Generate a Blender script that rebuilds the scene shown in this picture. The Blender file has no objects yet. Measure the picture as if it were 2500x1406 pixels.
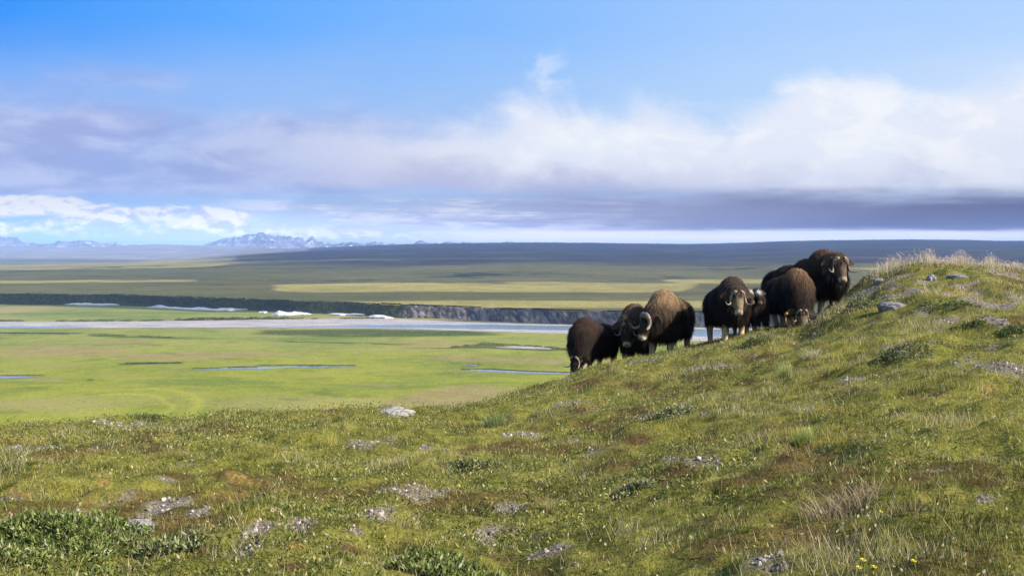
import bpy, bmesh, math, random
import numpy as np
from mathutils import Vector, Matrix

C = bpy.context.scene.collection
S = bpy.context.scene
random.seed(7)
RNG = np.random.default_rng(11)

# ------------------------------------------------------------------ camera, light, exposure
F = 2430.0                      # focal length in pixels of the 2500 px wide photograph (35 mm lens)
CX, CY, HORIZ = 1250.0, 703.0, 610.0
PITCH = math.atan((CY - HORIZ) / F)
cam_d = bpy.data.cameras.new('camera')
cam_d.lens = 35.0 * F / 2430.0
cam_d.sensor_width = 36.0
cam_d.clip_start = 0.1
cam_d.clip_end = 60000
cam = bpy.data.objects.new('camera', cam_d)
C.objects.link(cam)
cam.location = (0, 0, 0)
cam.rotation_euler = (math.pi / 2 - PITCH, 0, 0)
S.camera = cam

EXPOSURE = 1.15
SUN_EL, SUN_AZ = math.radians(35), math.radians(116)     # azimuth clockwise from the view direction (+Y)
S.view_settings.view_transform = 'Standard'
S.view_settings.look = 'None'
S.view_settings.exposure = EXPOSURE
S.view_settings.gamma = 1
S.render.engine = 'CYCLES'
S.cycles.max_bounces = 6
S.cycles.diffuse_bounces = 3
S.cycles.glossy_bounces = 2
S.cycles.transmission_bounces = 3
S.cycles.volume_bounces = 1
S.cycles.transparent_max_bounces = 6
S.cycles.use_denoising = True
S.cycles.denoiser = 'OPENIMAGEDENOISE'
S.cycles.denoising_input_passes = 'RGB_ALBEDO_NORMAL'
S.cycles.denoising_prefilter = 'NONE'
SUN_DIR = Vector((math.sin(SUN_AZ) * math.cos(SUN_EL), math.cos(SUN_AZ) * math.cos(SUN_EL), math.sin(SUN_EL)))
sun_d = bpy.data.lights.new('sun', 'SUN')
sun_d.energy = 4.6
sun_d.angle = math.radians(0.5)
sun_d.color = (1.0, 0.93, 0.80)
sun = bpy.data.objects.new('sun', sun_d)
C.objects.link(sun)
sun.rotation_euler = SUN_DIR.to_track_quat('Z', 'Y').to_euler()


def lin(r, g, b):
    f = lambda c: (c / 255 / 12.92) if c / 255 <= 0.04045 else ((c / 255 + 0.055) / 1.055) ** 2.4
    return (f(r), f(g), f(b))


# ------------------------------------------------------------------ node helpers
class Ex:
    """A socket with arithmetic: each operation adds a Math node."""
    def __init__(s, nt, sock):
        s.nt, s.s = nt, sock

    def op(s, kind, *others):
        n = s.nt.nodes.new('ShaderNodeMath')
        n.operation = kind
        for i, o in enumerate((s,) + others):
            if isinstance(o, Ex):
                s.nt.links.new(o.s, n.inputs[i])
            else:
                n.inputs[i].default_value = o
        return Ex(s.nt, n.outputs[0])

    def __add__(s, o): return s.op('ADD', o)
    def __radd__(s, o): return s.op('ADD', o)
    def __sub__(s, o): return s.op('SUBTRACT', o)
    def __rsub__(s, o): return s.op('MULTIPLY', -1.0).op('ADD', o)
    def __mul__(s, o): return s.op('MULTIPLY', o)
    def __rmul__(s, o): return s.op('MULTIPLY', o)
    def __truediv__(s, o): return s.op('DIVIDE', o)
    def max(s, o): return s.op('MAXIMUM', o)
    def min(s, o): return s.op('MINIMUM', o)

    def ss(s, a, b, lo=0.0, hi=1.0):
        """smoothstep from a to b (a may be above b)"""
        n = s.nt.nodes.new('ShaderNodeMapRange')
        n.interpolation_type = 'SMOOTHSTEP'
        if a > b:
            a, b, lo, hi = b, a, hi, lo
        s.nt.links.new(s.s, n.inputs['Value'])
        n.inputs['From Min'].default_value = a
        n.inputs['From Max'].default_value = b
        n.inputs['To Min'].default_value = lo
        n.inputs['To Max'].default_value = hi
        return Ex(s.nt, n.outputs[0])

    def curve(s, pts, x0, x1, y0, y1):
        """piecewise curve through pts"""
        n = s.nt.nodes.new('ShaderNodeFloatCurve')
        m = s.ss_lin(x0, x1)
        s.nt.links.new(m.s, n.inputs['Value'])
        c = n.mapping.curves[0]
        q = [((px - x0) / (x1 - x0), (py - y0) / (y1 - y0)) for px, py in pts]
        while len(c.points) < len(q):
            c.points.new(0.5, 0.5)
        for p, (a, b) in zip(c.points, q):
            p.location = (a, b)
            p.handle_type = 'AUTO'
        n.mapping.use_clip = False
        n.mapping.update()
        return Ex(s.nt, n.outputs[0]) * (y1 - y0) + y0

    def ss_lin(s, a, b):
        n = s.nt.nodes.new('ShaderNodeMapRange')
        n.clamp = True
        s.nt.links.new(s.s, n.inputs['Value'])
        n.inputs['From Min'].default_value = a
        n.inputs['From Max'].default_value = b
        return Ex(s.nt, n.outputs[0])


def vec(nt, x, y, z=0.0):
    n = nt.nodes.new('ShaderNodeCombineXYZ')
    for i, o in enumerate((x, y, z)):
        if isinstance(o, Ex):
            nt.links.new(o.s, n.inputs[i])
        else:
            n.inputs[i].default_value = o
    return n.outputs[0]


def noise(nt, v, scale=1.0, detail=4.0, rough=0.55, distort=0.0):
    n = nt.nodes.new('ShaderNodeTexNoise')
    n.inputs['Scale'].default_value = scale
    n.inputs['Detail'].default_value = detail
    n.inputs['Roughness'].default_value = rough
    n.inputs['Distortion'].default_value = distort
    if v is not None:
        nt.links.new(v, n.inputs['Vector'])
    return Ex(nt, n.outputs[0])


def mixc(nt, fac, a, b):
    n = nt.nodes.new('ShaderNodeMix')
    n.data_type = 'RGBA'
    n.clamp_factor = True
    if isinstance(fac, Ex):
        nt.links.new(fac.s, n.inputs[0])
    else:
        n.inputs[0].default_value = fac
    for i, o in ((6, a), (7, b)):
        if isinstance(o, tuple):
            n.inputs[i].default_value = (*o[:3], 1)
        else:
            nt.links.new(o, n.inputs[i])
    return n.outputs[2]


def ramp(nt, fac, stops):
    n = nt.nodes.new('ShaderNodeValToRGB')
    nt.links.new(fac.s, n.inputs[0])
    e = n.color_ramp.elements
    while len(e) < len(stops):
        e.new(0.5)
    for el, (p, c) in zip(e, stops):
        el.position = p
        el.color = (*c, 1)
    return n.outputs[0]


# ------------------------------------------------------------------ sky
SKY_STRENGTH = 0.1
KS = SKY_STRENGTH * 2 ** EXPOSURE


def skyc(r, g, b):
    return tuple(c / KS for c in lin(r, g, b))


W = bpy.data.worlds.new('World')
S.world = W
W.use_nodes = True
wt = W.node_tree
wt.nodes.clear()
w_out = wt.nodes.new('ShaderNodeOutputWorld')
w_bg = wt.nodes.new('ShaderNodeBackground')
w_bg.inputs['Strength'].default_value = SKY_STRENGTH
wt.links.new(w_bg.outputs[0], w_out.inputs[0])
sky = wt.nodes.new('ShaderNodeTexSky')
sky.sky_type = 'NISHITA'
sky.sun_disc = False
sky.sun_elevation = SUN_EL
sky.sun_rotation = SUN_AZ
tc = wt.nodes.new('ShaderNodeTexCoord')
sep = wt.nodes.new('ShaderNodeSeparateXYZ')
wt.links.new(tc.outputs['Generated'], sep.inputs[0])
dx, dy, dz = (Ex(wt, o) for o in sep.outputs)
# sky chart of the northern half of the sky: east along SX, down towards the horizon along SY (gnomonic, horizon at 610)
dyc = dy.max(0.2)
SX = (dx / dyc) * F + 1250.0
SY = (dz / dyc) * (-F) + 610.0
fx = SX.ss_lin(0, 2500)
top = ramp(wt, fx, [(0.0, skyc(30, 146, 250)), (0.25, skyc(92, 170, 254)), (0.5, skyc(132, 187, 252)),
                    (0.76, skyc(166, 204, 253)), (1.0, skyc(178, 212, 253))])
mid = ramp(wt, fx, [(0.0, skyc(140, 182, 245)), (0.25, skyc(150, 190, 246)), (0.5, skyc(165, 202, 249)),
                    (0.76, skyc(190, 218, 251)), (1.0, skyc(212, 229, 252))])
low = ramp(wt, fx, [(0.0, skyc(150, 192, 236)), (0.25, skyc(196, 215, 240)), (0.4, skyc(206, 219, 240)), (0.6, skyc(214, 222, 240)), (1.0, skyc(220, 226, 242))])
ngr = noise(wt, vec(wt, SX / 700.0, SY / 260.0, 3.3), 1, 3)
col = mixc(wt, (SY + (ngr - 0.5) * 160.0).ss(20, 280), top, mid)
col = mixc(wt, SY.ss(430, 560), col, low)
# lavender veil on the left
n0 = noise(wt, vec(wt, SX / 360.0, SY / 140.0, 1.7), 1, 7, 0.55, 0.3)
veil = (SY + (n0 - 0.5) * 330.0).ss(170, 330) * SY.ss(492, 462) * SX.ss(1500, 500)
n0b = noise(wt, vec(wt, SX / 230.0, SY / 75.0, 8.1), 1, 7, 0.57, 0.4)
veilc = mixc(wt, n0b.ss(0.35, 0.65), skyc(160, 172, 222), skyc(196, 205, 238))
col = mixc(wt, veil * (n0.ss(0.2, 0.6, 0.55, 0.95)), col, veilc)
# the long white bank
n1 = noise(wt, vec(wt, SX / 150.0, SY / 120.0, 5.2), 1, 9, 0.6, 0.6)
n1b = noise(wt, vec(wt, SX / 360.0, SY / 190.0, 9.9), 1, 8, 0.58, 0.35)
edge = SX.curve([(300, 400), (600, 330), (800, 312), (1000, 305), (1150, 282), (1250, 262), (1330, 245), (1400, 258), (1480, 268),
                 (1560, 252), (1650, 285), (1740, 292), (1840, 262), (1930, 205), (2050, 185), (2160, 205), (2260, 245),
                 (2380, 228), (2500, 200), (2800, 190)], 0, 3000, 100, 500)
bank = (SY - edge + (n1 - 0.5) * 150.0 + (n1b - 0.5) * 110.0).ss(-40, 75)
bank = bank * SX.ss(430, 950) * (SY + (n1b - 0.5) * 60.0 - SX.curve([(0, 440), (900, 455), (1300, 470), (1700, 468), (1900, 466), (2500, 464), (3000, 462)], 0, 3000, 400, 500)).ss(16, -14)
bankc = mixc(wt, (SY + (n1b - 0.5) * 300.0 - SX * 0.03).ss(330, 450), skyc(240, 242, 250), skyc(196, 195, 222))
bankc = mixc(wt, (SX + (n1b - 0.5) * 900.0).ss(1350, 600) * 0.75, bankc, skyc(205, 207, 234))
col = mixc(wt, bank * 0.97, col, bankc)
# soft white puffs inside the bank
n1c = noise(wt, vec(wt, SX / 200.0, SY / 95.0, 2.2), 1, 8, 0.6, 0.4)
col = mixc(wt, bank * n1c.ss(0.46, 0.62) * SX.ss(900, 1500) * (SY.ss(470, 380)) * 0.9, col, skyc(253, 253, 253))
# thin wisp standing over the bank
wx = (SX - 1338.0 - (SY - 150.0) * 0.18 + (n1 - 0.5) * 110.0)
wisp = (wx * wx / (62.0 * 62.0) * -1.0 + 1.0).max(0.0) * (SY + (n1 - 0.5) * 80.0).ss(95, 165) * SY.ss(330, 210) * n1.ss(0.38, 0.62)
col = mixc(wt, wisp * n1.ss(0.44, 0.60) * 0.5, col, skyc(226, 236, 252))
# dark purple stratus band
n2 = noise(wt, vec(wt, SX / 330.0, SY / 19.0, 4.4), 1, 8, 0.6, 0.3)
n2b = noise(wt, vec(wt, SX / 420.0, SY / 60.0, 6.1), 1, 6, 0.58, 0.2)
dtop = SX.curve([(0, 470), (500, 480), (900, 478), (1300, 462), (1700, 464), (2000, 466), (2500, 464), (3000, 462)], 0, 3000, 400, 600)
band = (SY - dtop + (n2b - 0.5) * 70.0).ss(-12, 34) * (SY + (n2 - 0.5) * 30.0 + (n2b - 0.5) * 22.0 - SX.curve([(0, 500), (600, 515), (1000, 548), (1400, 568), (2000, 562), (2500, 563), (3000, 563)], 0, 3000, 450, 600)).ss(7, -8)
bandA = SX.curve([(0, 0.0), (350, 0.0), (650, 0.10), (1000, 0.42), (1500, 0.80), (2000, 0.97), (2500, 1.0), (3000, 1.0)], 0, 3000, 0, 1)
streak = (n2 + SX / 7500.0).ss(0.38, 0.66, 0.30, 1.0)
bandc = mixc(wt, (SX + (SY - 510.0) * 6.0 + (n2b - 0.5) * 900.0).ss(1000, 2500), skyc(156, 153, 188), skyc(90, 78, 106))
col = mixc(wt, band * bandA * streak, col, bandc)
# thin broken layers of cloud low in the middle of the sky
n5 = noise(wt, vec(wt, SX / 210.0, SY / 13.0, 3.4), 1, 8, 0.6, 0.35)
n5b = noise(wt, vec(wt, SX / 120.0, SY / 22.0, 9.4), 1, 8, 0.62, 0.5)
lay = SX.ss(420, 700) * SX.ss(1750, 1150) * SY.ss(470, 500) * (n5 * 0.65 + n5b * 0.35).ss(0.42, 0.60)
col = mixc(wt, lay * 0.85, col, mixc(wt, n5b.ss(0.42, 0.6), skyc(196, 202, 230), skyc(236, 236, 244)))
# pale strip under the band
n3 = noise(wt, vec(wt, SX / 380.0, SY / 12.0, 7.3), 1, 4)
strip = SY.ss(560, 568) * SX.ss(900, 1350)
col = mixc(wt, strip * n3.ss(0.3, 0.6, 0.45, 0.95), col, skyc(255, 240, 208))
# low cumulus on the left
n4 = noise(wt, vec(wt, SX / 62.0, SY / 30.0, 2.9), 1, 6, 0.6, 0.2)
n4b = noise(wt, vec(wt, SX / 170.0, SY / 44.0, 5.9), 1, 3, 0.5, 0.2)
n4s = noise(wt, vec(wt, SX / 62.0 + 0.22, SY / 30.0 - 0.38, 2.9), 1, 4, 0.6, 0.2)
tierA = (SY - SX.curve([(-500, 474), (0, 476), (150, 479), (230, 492), (330, 520), (3000, 600)], -500, 3000, 450, 620) + (n4 - 0.5) * 26.0).ss(-3, 7) * (SY + (n4 - 0.5) * 20.0 + (SX - 120.0) * 0.02).ss(533, 520) * SX.ss(270, 180)
tierB = (SY - SX.curve([(-500, 545), (60, 540), (190, 512), (240, 502), (320, 507), (420, 504), (560, 508), (600, 515), (3000, 600)], -500, 3000, 450, 620) + (n4 - 0.5) * 30.0).ss(-3, 7) * (SY + (n4 - 0.5) * 34.0 - (n4b - 0.5) * 50.0).ss(582, 562) * (SX + (n4 - 0.5) * 60.0).ss(618, 596)
cumB = (SX + (n4 - 0.5) * 60.0).ss(622, 645) * SX.ss(1180, 900) * (SY - SX.curve([(600, 541), (700, 546), (760, 556), (900, 562), (1150, 580), (3000, 600)], 0, 3000, 450, 620) + (n4 - 0.5) * 34.0).ss(-2, 8) * (n4 * 0.6 + n4b * 0.4).ss(0.42, 0.54)
gapm = (n4b * 0.6 + n4 * 0.4).ss(0.36, 0.50, 0.25, 1.0)
cm = tierA + tierB * gapm * 1.1 + cumB * 0.9
cumc = mixc(wt, (n4s - n4 + 0.5 + (SY - 520.0) / 420.0).ss(0.44, 0.70), skyc(253, 249, 240), skyc(196, 203, 230))
col = mixc(wt, cm.min(1.0), col, cumc)
# little dome-shaped cloud far behind the ridge
ddx, ddy = (SX - 1335.0) / 17.0, (SY - 596.0) / 13.0
dome = (ddx * ddx + ddy * ddy).ss(1.1, 0.8)
col = mixc(wt, dome, col, skyc(250, 248, 246))
# the haze layer takes light from the sky low down, so the sky behind it is that much brighter
lift = (((SY * -1.0 + 610.0).max(22.0).op('POWER', -1.0)) * (49.8 * 0.6)).op('EXPONENT')
lift = (lift - 1.0) * SY.ss(480, 560) + 1.0
lm = wt.nodes.new('ShaderNodeVectorMath')
lm.operation = 'SCALE'
wt.links.new(col, lm.inputs[0])
wt.links.new(lift.s, lm.inputs['Scale'])
col = lm.outputs[0]
sm = wt.nodes.new('ShaderNodeMix')
sm.data_type = 'RGBA'
sm.blend_type = 'MULTIPLY'
sm.inputs[0].default_value = 1
wt.links.new(sky.outputs[0], sm.inputs[6])
sm.inputs[7].default_value = (0.85, 0.92, 1.0, 1)
front = dy.ss(0.2, 0.5)
col = mixc(wt, front, sm.outputs[2], col)
wt.links.new(col, w_bg.inputs['Color'])

# ------------------------------------------------------------------ maths: picture rays, numpy noise, meshes
SP, CP = math.sin(PITCH), math.cos(PITCH)


def ut(X, Y):
    """direction (u, 1, t) of the sight line through a point of the 2500 px wide photograph"""
    a = (np.asarray(X, float) - CX) / F
    b = (CY - np.asarray(Y, float)) / F
    d = CP + b * SP
    return a / d, (b * CP - SP) / d


def on_plane(X, Y, z):
    u, t = ut(X, Y)
    y = z / t
    return u * y, y


def hash2(ix, iy, seed):
    h = (ix.astype(np.int64) * 374761393 + iy.astype(np.int64) * 668265263 + seed * 1442695041) & 0xFFFFFFFF
    h = ((h ^ (h >> 13)) * 1274126177) & 0xFFFFFFFF
    h = h ^ (h >> 16)
    return (h & 0xFFFFFF) / float(0xFFFFFF)


def vnoise(x, y, seed=0):
    x = np.asarray(x, float); y = np.asarray(y, float)
    ix, iy = np.floor(x), np.floor(y)
    fx_, fy_ = x - ix, y - iy
    fx_ = fx_ * fx_ * fx_ * (fx_ * (fx_ * 6 - 15) + 10)
    fy_ = fy_ * fy_ * fy_ * (fy_ * (fy_ * 6 - 15) + 10)
    a = hash2(ix, iy, seed); b = hash2(ix + 1, iy, seed)
    c = hash2(ix, iy + 1, seed); d = hash2(ix + 1, iy + 1, seed)
    return (a + (b - a) * fx_) * (1 - fy_) + (c + (d - c) * fx_) * fy_


def fbm(x, y, octs=4, seed=0, gain=0.5):
    """0..1 noise around 0.5"""
    r, amp, tot = 0, 1.0, 0
    cs, sn = math.cos(0.6), math.sin(0.6)
    x = np.asarray(x, float); y = np.asarray(y, float)
    for o in range(octs):
        r = r + amp * vnoise(x, y, seed + o * 17)
        tot += amp
        amp *= gain
        x, y = (x * cs - y * sn) * 2.03 + 11.3, (x * sn + y * cs) * 2.03 + 5.7
    return r / tot


def sstep(x, a, b):
    t = np.clip((np.asarray(x, float) - a) / (b - a), 0, 1)
    return t * t * (3 - 2 * t)


def mesh_np(name, verts, faces, mat=None, cols=None, smooth=True, parent=None, attrs=None, mats=None, midx=None):
    """faces: an (n,3) or (n,4) int array, or a list of such arrays"""
    me = bpy.data.meshes.new(name)
    fl = faces if isinstance(faces, list) else [faces]
    verts = np.asarray(verts, np.float32)
    me.vertices.add(len(verts))
    me.vertices.foreach_set('co', verts.ravel())
    loops = np.concatenate([f.ravel() for f in fl]).astype(np.int32)
    tot = np.concatenate([np.full(len(f), f.shape[1]) for f in fl])
    me.loops.add(len(loops))
    me.loops.foreach_set('vertex_index', loops)
    me.polygons.add(len(tot))
    st = np.concatenate([[0], np.cumsum(tot)[:-1]]).astype(np.int32)
    me.polygons.foreach_set('loop_start', st)
    me.polygons.foreach_set('use_smooth', np.full(len(tot), bool(smooth)))
    if midx is not None:
        me.polygons.foreach_set('material_index', np.asarray(midx, np.int32))
    me.update(calc_edges=True)
    for an, av in ([('col', cols)] if cols is not None else []) + (attrs or []):
        av = np.asarray(av, np.float32)
        if av.shape[1] == 3:
            av = np.concatenate([av, np.ones((len(av), 1), np.float32)], 1)
        at = me.attributes.new(an, 'FLOAT_COLOR', 'POINT')
        at.data.foreach_set('color', av.ravel())
    for m in ([mat] if mat else []) + (mats or []):
        me.materials.append(m)
    ob = bpy.data.objects.new(name, me)
    C.objects.link(ob)
    if parent is not None:
        ob.parent = parent
    return ob


def grid_faces(nr, nc):
    i = np.arange(nr - 1)[:, None] * nc + np.arange(nc - 1)[None, :]
    i = i.ravel()
    return np.stack([i, i + 1, i + nc + 1, i + nc], 1)


def tag(o, label=None, cat=None, group=None, kind=None):
    for k, v in (('label', label), ('category', cat), ('group', group), ('kind', kind)):
        if v:
            o[k] = v
    return o


def new_mat(name):
    m = bpy.data.materials.new(name)
    m.use_nodes = True
    nt = m.node_tree
    return m, nt, nt.nodes['Principled BSDF']


def attr(nt, name):
    n = nt.nodes.new('ShaderNodeAttribute')
    n.attribute_name = name
    return n


def geo_xyz(nt):
    g = nt.nodes.new('ShaderNodeNewGeometry')
    s = nt.nodes.new('ShaderNodeSeparateXYZ')
    nt.links.new(g.outputs['Position'], s.inputs[0])
    return [Ex(nt, o) for o in s.outputs]


# ------------------------------------------------------------------ the near hill (a height field)
U = lambda X: (np.asarray(X, float) - CX) / F
crest_px = [(-900, 1054), (0, 1039), (200, 1035), (400, 1033), (600, 1023), (850, 1003), (950, 1004), (1100, 1002), (1180, 987), (1250, 969), (1320, 949),
            (1400, 925), (1500, 893), (1600, 868), (1690, 848), (1740, 835), (1800, 823), (1860, 809), (1900, 804), (1950, 802), (1978, 791), (2000, 771), (2020, 753),
            (2060, 724), (2100, 696), (2150, 667), (2200, 650), (2250, 642), (2330, 642), (2420, 650), (2500, 659), (2700, 694), (3400, 760)]
crest_d = [(-900, 11), (0, 11), (600, 11.8), (950, 13.5), (1250, 17), (1500, 19.5), (1700, 20.5), (2000, 21), (2200, 20), (2500, 19), (3400, 18)]
_cu = U([p[0] for p in crest_px])
_ct = ut([p[0] for p in crest_px], [p[1] for p in crest_px])[1]
_du, _dv = U([p[0] for p in crest_d]), np.array([p[1] for p in crest_d], float)
# smooth the two curves once on a fine table
_tu = np.linspace(-1.2, 1.2, 2401)
_k = np.exp(-0.5 * (np.arange(-40, 41) / 8.0) ** 2); _k /= _k.sum()
_tt = np.convolve(np.pad(np.interp(_tu, _cu, _ct), 40, 'edge'), _k, 'valid')
_k2 = np.exp(-0.5 * (np.arange(-150, 151) / 60.0) ** 2); _k2 /= _k2.sum()
_td = np.convolve(np.pad(np.interp(_tu, _du, _dv), 150, 'edge'), _k2, 'valid')
EYE = 1.5


# a broader, lower version of the skyline: the slope in front of the mound follows this one
_k3 = np.exp(-0.5 * (np.arange(-420, 421) / 170.0) ** 2); _k3 /= _k3.sum()
_tw = np.convolve(np.pad(_tt, 420, 'edge'), _k3, 'valid')
_tw = np.minimum(_tw, _tt) - 0.004
_tw = np.convolve(np.pad(_tw, 150, 'edge'), _k2, 'valid') - 0.004


def crest(u):
    u = np.clip(u, -1.15, 1.15)
    return np.interp(u, _tu, _td), np.interp(u, _tu, _tt)


def hill_base(x, y):
    x = np.asarray(x, float); y = np.asarray(y, float)
    yy = np.maximum(y, 0.01)
    u = np.clip(x / np.maximum(y, 2.0), -1.15, 1.15)
    D, t1 = crest(u)
    t = np.interp(u, _tu, _tw)
    w = np.clip((yy / D - 0.58) / 0.42, 0, 1.0)
    w = w * w * (3 - 2 * w)
    d = 0.26 * D
    k = EYE / (d * (2 * D - d))
    b = t + 2 * k * d
    q = np.maximum(yy - (D - d), 0)
    qm = np.maximum((0.55 + b) / (2 * k), d * 1.2)          # where the far side reaches its steepest slope
    quad = np.where(q < qm, k * q * q, k * qm * qm + 2 * k * qm * (q - qm))
    return -EYE + b * yy - quad + (t1 - t) * w * D * np.clip(yy / D, 0, 1)


def hummock(x, y):
    h = (fbm(x / 1.5, y / 1.5, 3, 5) - 0.5) * 0.17 + (fbm(x / 0.42, y / 0.42, 3, 9) - 0.5) * 0.18 + (fbm(x / 0.16, y / 0.16, 2, 19) - 0.5) * 0.035
    return h * sstep(np.hypot(x, y), 1.0, 4.0)


def H(x, y):
    return np.maximum(hill_base(x, y) + hummock(x, y), -47.0)


def ground(X, Y):
    """where the sight line through (X, Y) meets the hill"""
    u, t = ut(X, Y)
    ys = np.linspace(2.5, 23, 1400)
    dz_ = t * ys - H(u * ys, ys)
    hit = np.where(dz_ <= 0)[0]
    y = ys[hit[0]] if len(hit) else float(crest(u)[0])
    return np.array([u * y, y, float(H(u * y, y))])


def px_patch(X, Y, rx, ry):
    """an elliptic patch on the ground: centre, half width, half depth in metres"""
    g = ground(X, Y)
    a = ground(X, min(Y + ry, 1500)); b_ = ground(X, Y - ry)
    return g[0], g[1], rx * g[1] / F, max(0.5 * abs(b_[1] - a[1]), 0.08)


gravel_px = [(400, 1172, 46, 13), (425, 1228, 80, 22), (495, 1250, 40, 13), (195, 1250, 40, 10), (735, 1288, 40, 18), (690, 1250, 30, 8), (640, 1285, 36, 18),
             (350, 1290, 44, 10), (1235, 1240, 48, 17), (1195, 1297, 28, 18), (1350, 1340, 62, 12), (1395, 1080, 55, 10), (1440, 1110, 42, 12), (1040, 1087, 20, 7),
             (945, 1195, 36, 7), (910, 1262, 56, 12), (870, 1300, 42, 10), (1012, 1265, 28, 8), (1995, 1110, 46, 9), (2250, 1152, 70, 6), (2340, 1168, 60, 6),
             (2400, 1220, 36, 12), (1860, 1362, 80, 18), (1900, 1385, 40, 9), (960, 1375, 40, 12), (2230, 1175, 26, 6), (1640, 1120, 30, 10), (1330, 1255, 26, 7),
             (2090, 722, 60, 14), (2150, 702, 34, 10), (2175, 680, 50, 10), (2255, 688, 40, 8), (2345, 702, 55, 10), (2400, 712, 50, 12), (2430, 745, 55, 22), (2470, 720, 40, 18),
             (2250, 752, 34, 8), (2235, 712, 45, 8), (2310, 785, 44, 8), (2440, 780, 50, 20), (2455, 670, 40, 10), (2050, 700, 30, 12), (2180, 706, 40, 8), (2290, 805, 40, 7), (2130, 790, 25, 6),
             (2190, 725, 40, 7), (2320, 720, 40, 8), (2480, 800, 30, 14), (2380, 690, 30, 6), (30, 1215, 40, 8), (1700, 900, 30, 6), (1970, 1000, 30, 6)]
brown_px = [(1500, 1130, 120, 22), (1640, 1165, 130, 24), (1820, 1180, 110, 26), (1960, 1190, 80, 20), (2080, 1215, 90, 16), (2230, 1235, 80, 18), (1500, 1100, 60, 20), (1560, 1075, 60, 16),
            (1300, 960, 60, 14), (1420, 940, 60, 12), (1560, 935, 80, 12), (1700, 925, 90, 12), (1250, 1365, 90, 26), (1050, 1395, 120, 25), (700, 1385, 110, 24), (500, 1350, 60, 18),
            (1980, 800, 50, 7), (1850, 870, 80, 12), (2000, 930, 80, 14), (1420, 1000, 70, 12), (1560, 1020, 60, 12), (860, 1340, 60, 12)]  # opening patch: the grazing ox's cast shadow painted as brown ground
moss_px = [(30, 1212, 60, 16), (250, 1172, 32, 10), (115, 1070, 40, 8), (990, 1170, 26, 8), (720, 1325, 40, 10), (630, 1270, 26, 8), (2010, 1020, 26, 6), (1740, 1320, 30, 8), (2060, 950, 30, 7),
           (490, 1290, 50, 12), (1500, 940, 40, 8), (2180, 1115, 30, 5), (400, 1060, 30, 6), (1640, 1350, 30, 6), (2205, 770, 26, 8), (1990, 850, 50, 8)]
_G = [px_patch(*p) for p in gravel_px]
_B = [px_patch(*p) for p in brown_px]
_M = [px_patch(*p) for p in moss_px]


def patch_sum(x, y, L, rough=1.35, seed=31):
    n = (fbm(x / 0.30, y / 0.34, 4, seed, 0.6) - 0.5) * 2 * rough
    r = np.zeros_like(x)
    for (px, py, a, b_) in L:
        r = np.maximum(r, 1.35 - np.hypot((x - px) / a, (y - py) / b_) * 0.95)
    return np.clip((r + n * 0.8) * 1.9 - 1.1, 0, 1)


def cover(x, y):
    """gravel, brown heath, orange moss and leafy willow, each 0..1"""
    g0 = sstep(fbm(x / 0.75, y / 1.1, 4, 41), 0.70, 0.76) * 0.8
    g = np.maximum(patch_sum(x, y, _G), g0)
    b0 = sstep(fbm(x / 1.1, y / 1.25, 5, 51, 0.6), 0.58, 0.69) * 0.8
    b_ = np.maximum(patch_sum(x, y, _B, 0.7, 33), b0) * (1 - g)
    m0 = sstep(fbm(x / 0.5, y / 0.6, 3, 61), 0.74, 0.80) * 0.7
    m = np.maximum(patch_sum(x, y, _M, 0.7, 35), m0) * (1 - g)
    w = sstep(fbm(x / 1.3, y / 1.6, 4, 71), 0.52, 0.62) * (1 - g) * (1 - 0.6 * b_)
    D, _t = crest(x / np.maximum(y, 2))
    band = sstep(y, D - 4.0, D - 1.5) * (1 - sstep(x / np.maximum(y, 2), 0.24, 0.32))
    w = np.maximum(w, band * 0.75 * (1 - g))
    return g, b_, m, w


# hill mesh
m_hill, nt, bs = new_mat('tundra_ground')
ca = attr(nt, 'cover')
sc = nt.nodes.new('ShaderNodeSeparateColor')
nt.links.new(ca.outputs['Color'], sc.inputs[0])
gx, gy, gz = geo_xyz(nt)
P = vec(nt, gx, gy, gz)
na = noise(nt, P, 6, 6, 0.65); nb = noise(nt, P, 34, 5, 0.65); nc_ = noise(nt, P, 1.6, 4); nd = noise(nt, P, 95, 3, 0.6)
grass_c = ramp(nt, na * 0.45 + nb * 0.55, [(0.32, (0.030, 0.032, 0.009)), (0.44, (0.10, 0.102, 0.020)), (0.55, (0.18, 0.168, 0.032)), (0.68, (0.27, 0.225, 0.07))])
brown_c = ramp(nt, na * 0.4 + nb * 0.6, [(0.32, (0.025, 0.016, 0.008)), (0.5, (0.085, 0.052, 0.020)), (0.68, (0.15, 0.10, 0.04))])
moss_c = ramp(nt, nb, [(0.3, (0.09, 0.055, 0.015)), (0.55, (0.24, 0.16, 0.045)), (0.7, (0.34, 0.26, 0.12))])
grav_c = ramp(nt, nd * 0.6 + nb * 0.4, [(0.34, (0.040, 0.030, 0.022)), (0.47, (0.13, 0.105, 0.085)), (0.58, (0.25, 0.215, 0.185)), (0.70, (0.42, 0.38, 0.34))])
c1 = mixc(nt, Ex(nt, sc.outputs[1]), grass_c, brown_c)
c1 = mixc(nt, Ex(nt, sc.outputs[2]), c1, moss_c)
c1 = mixc(nt, Ex(nt, sc.outputs[0]), c1, grav_c)
nt.links.new(c1, bs.inputs['Base Color'])
bs.inputs['Roughness'].default_value = 0.95
bs.inputs['Specular IOR Level'].default_value = 0.1
bp = nt.nodes.new('ShaderNodeBump')
bp.inputs['Strength'].default_value = 0.9
bp.inputs['Distance'].default_value = 0.03
nt.links.new((nb + nd * 0.5).s, bp.inputs['Height'])
nt.links.new(bp.outputs[0], bs.inputs['Normal'])

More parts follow.
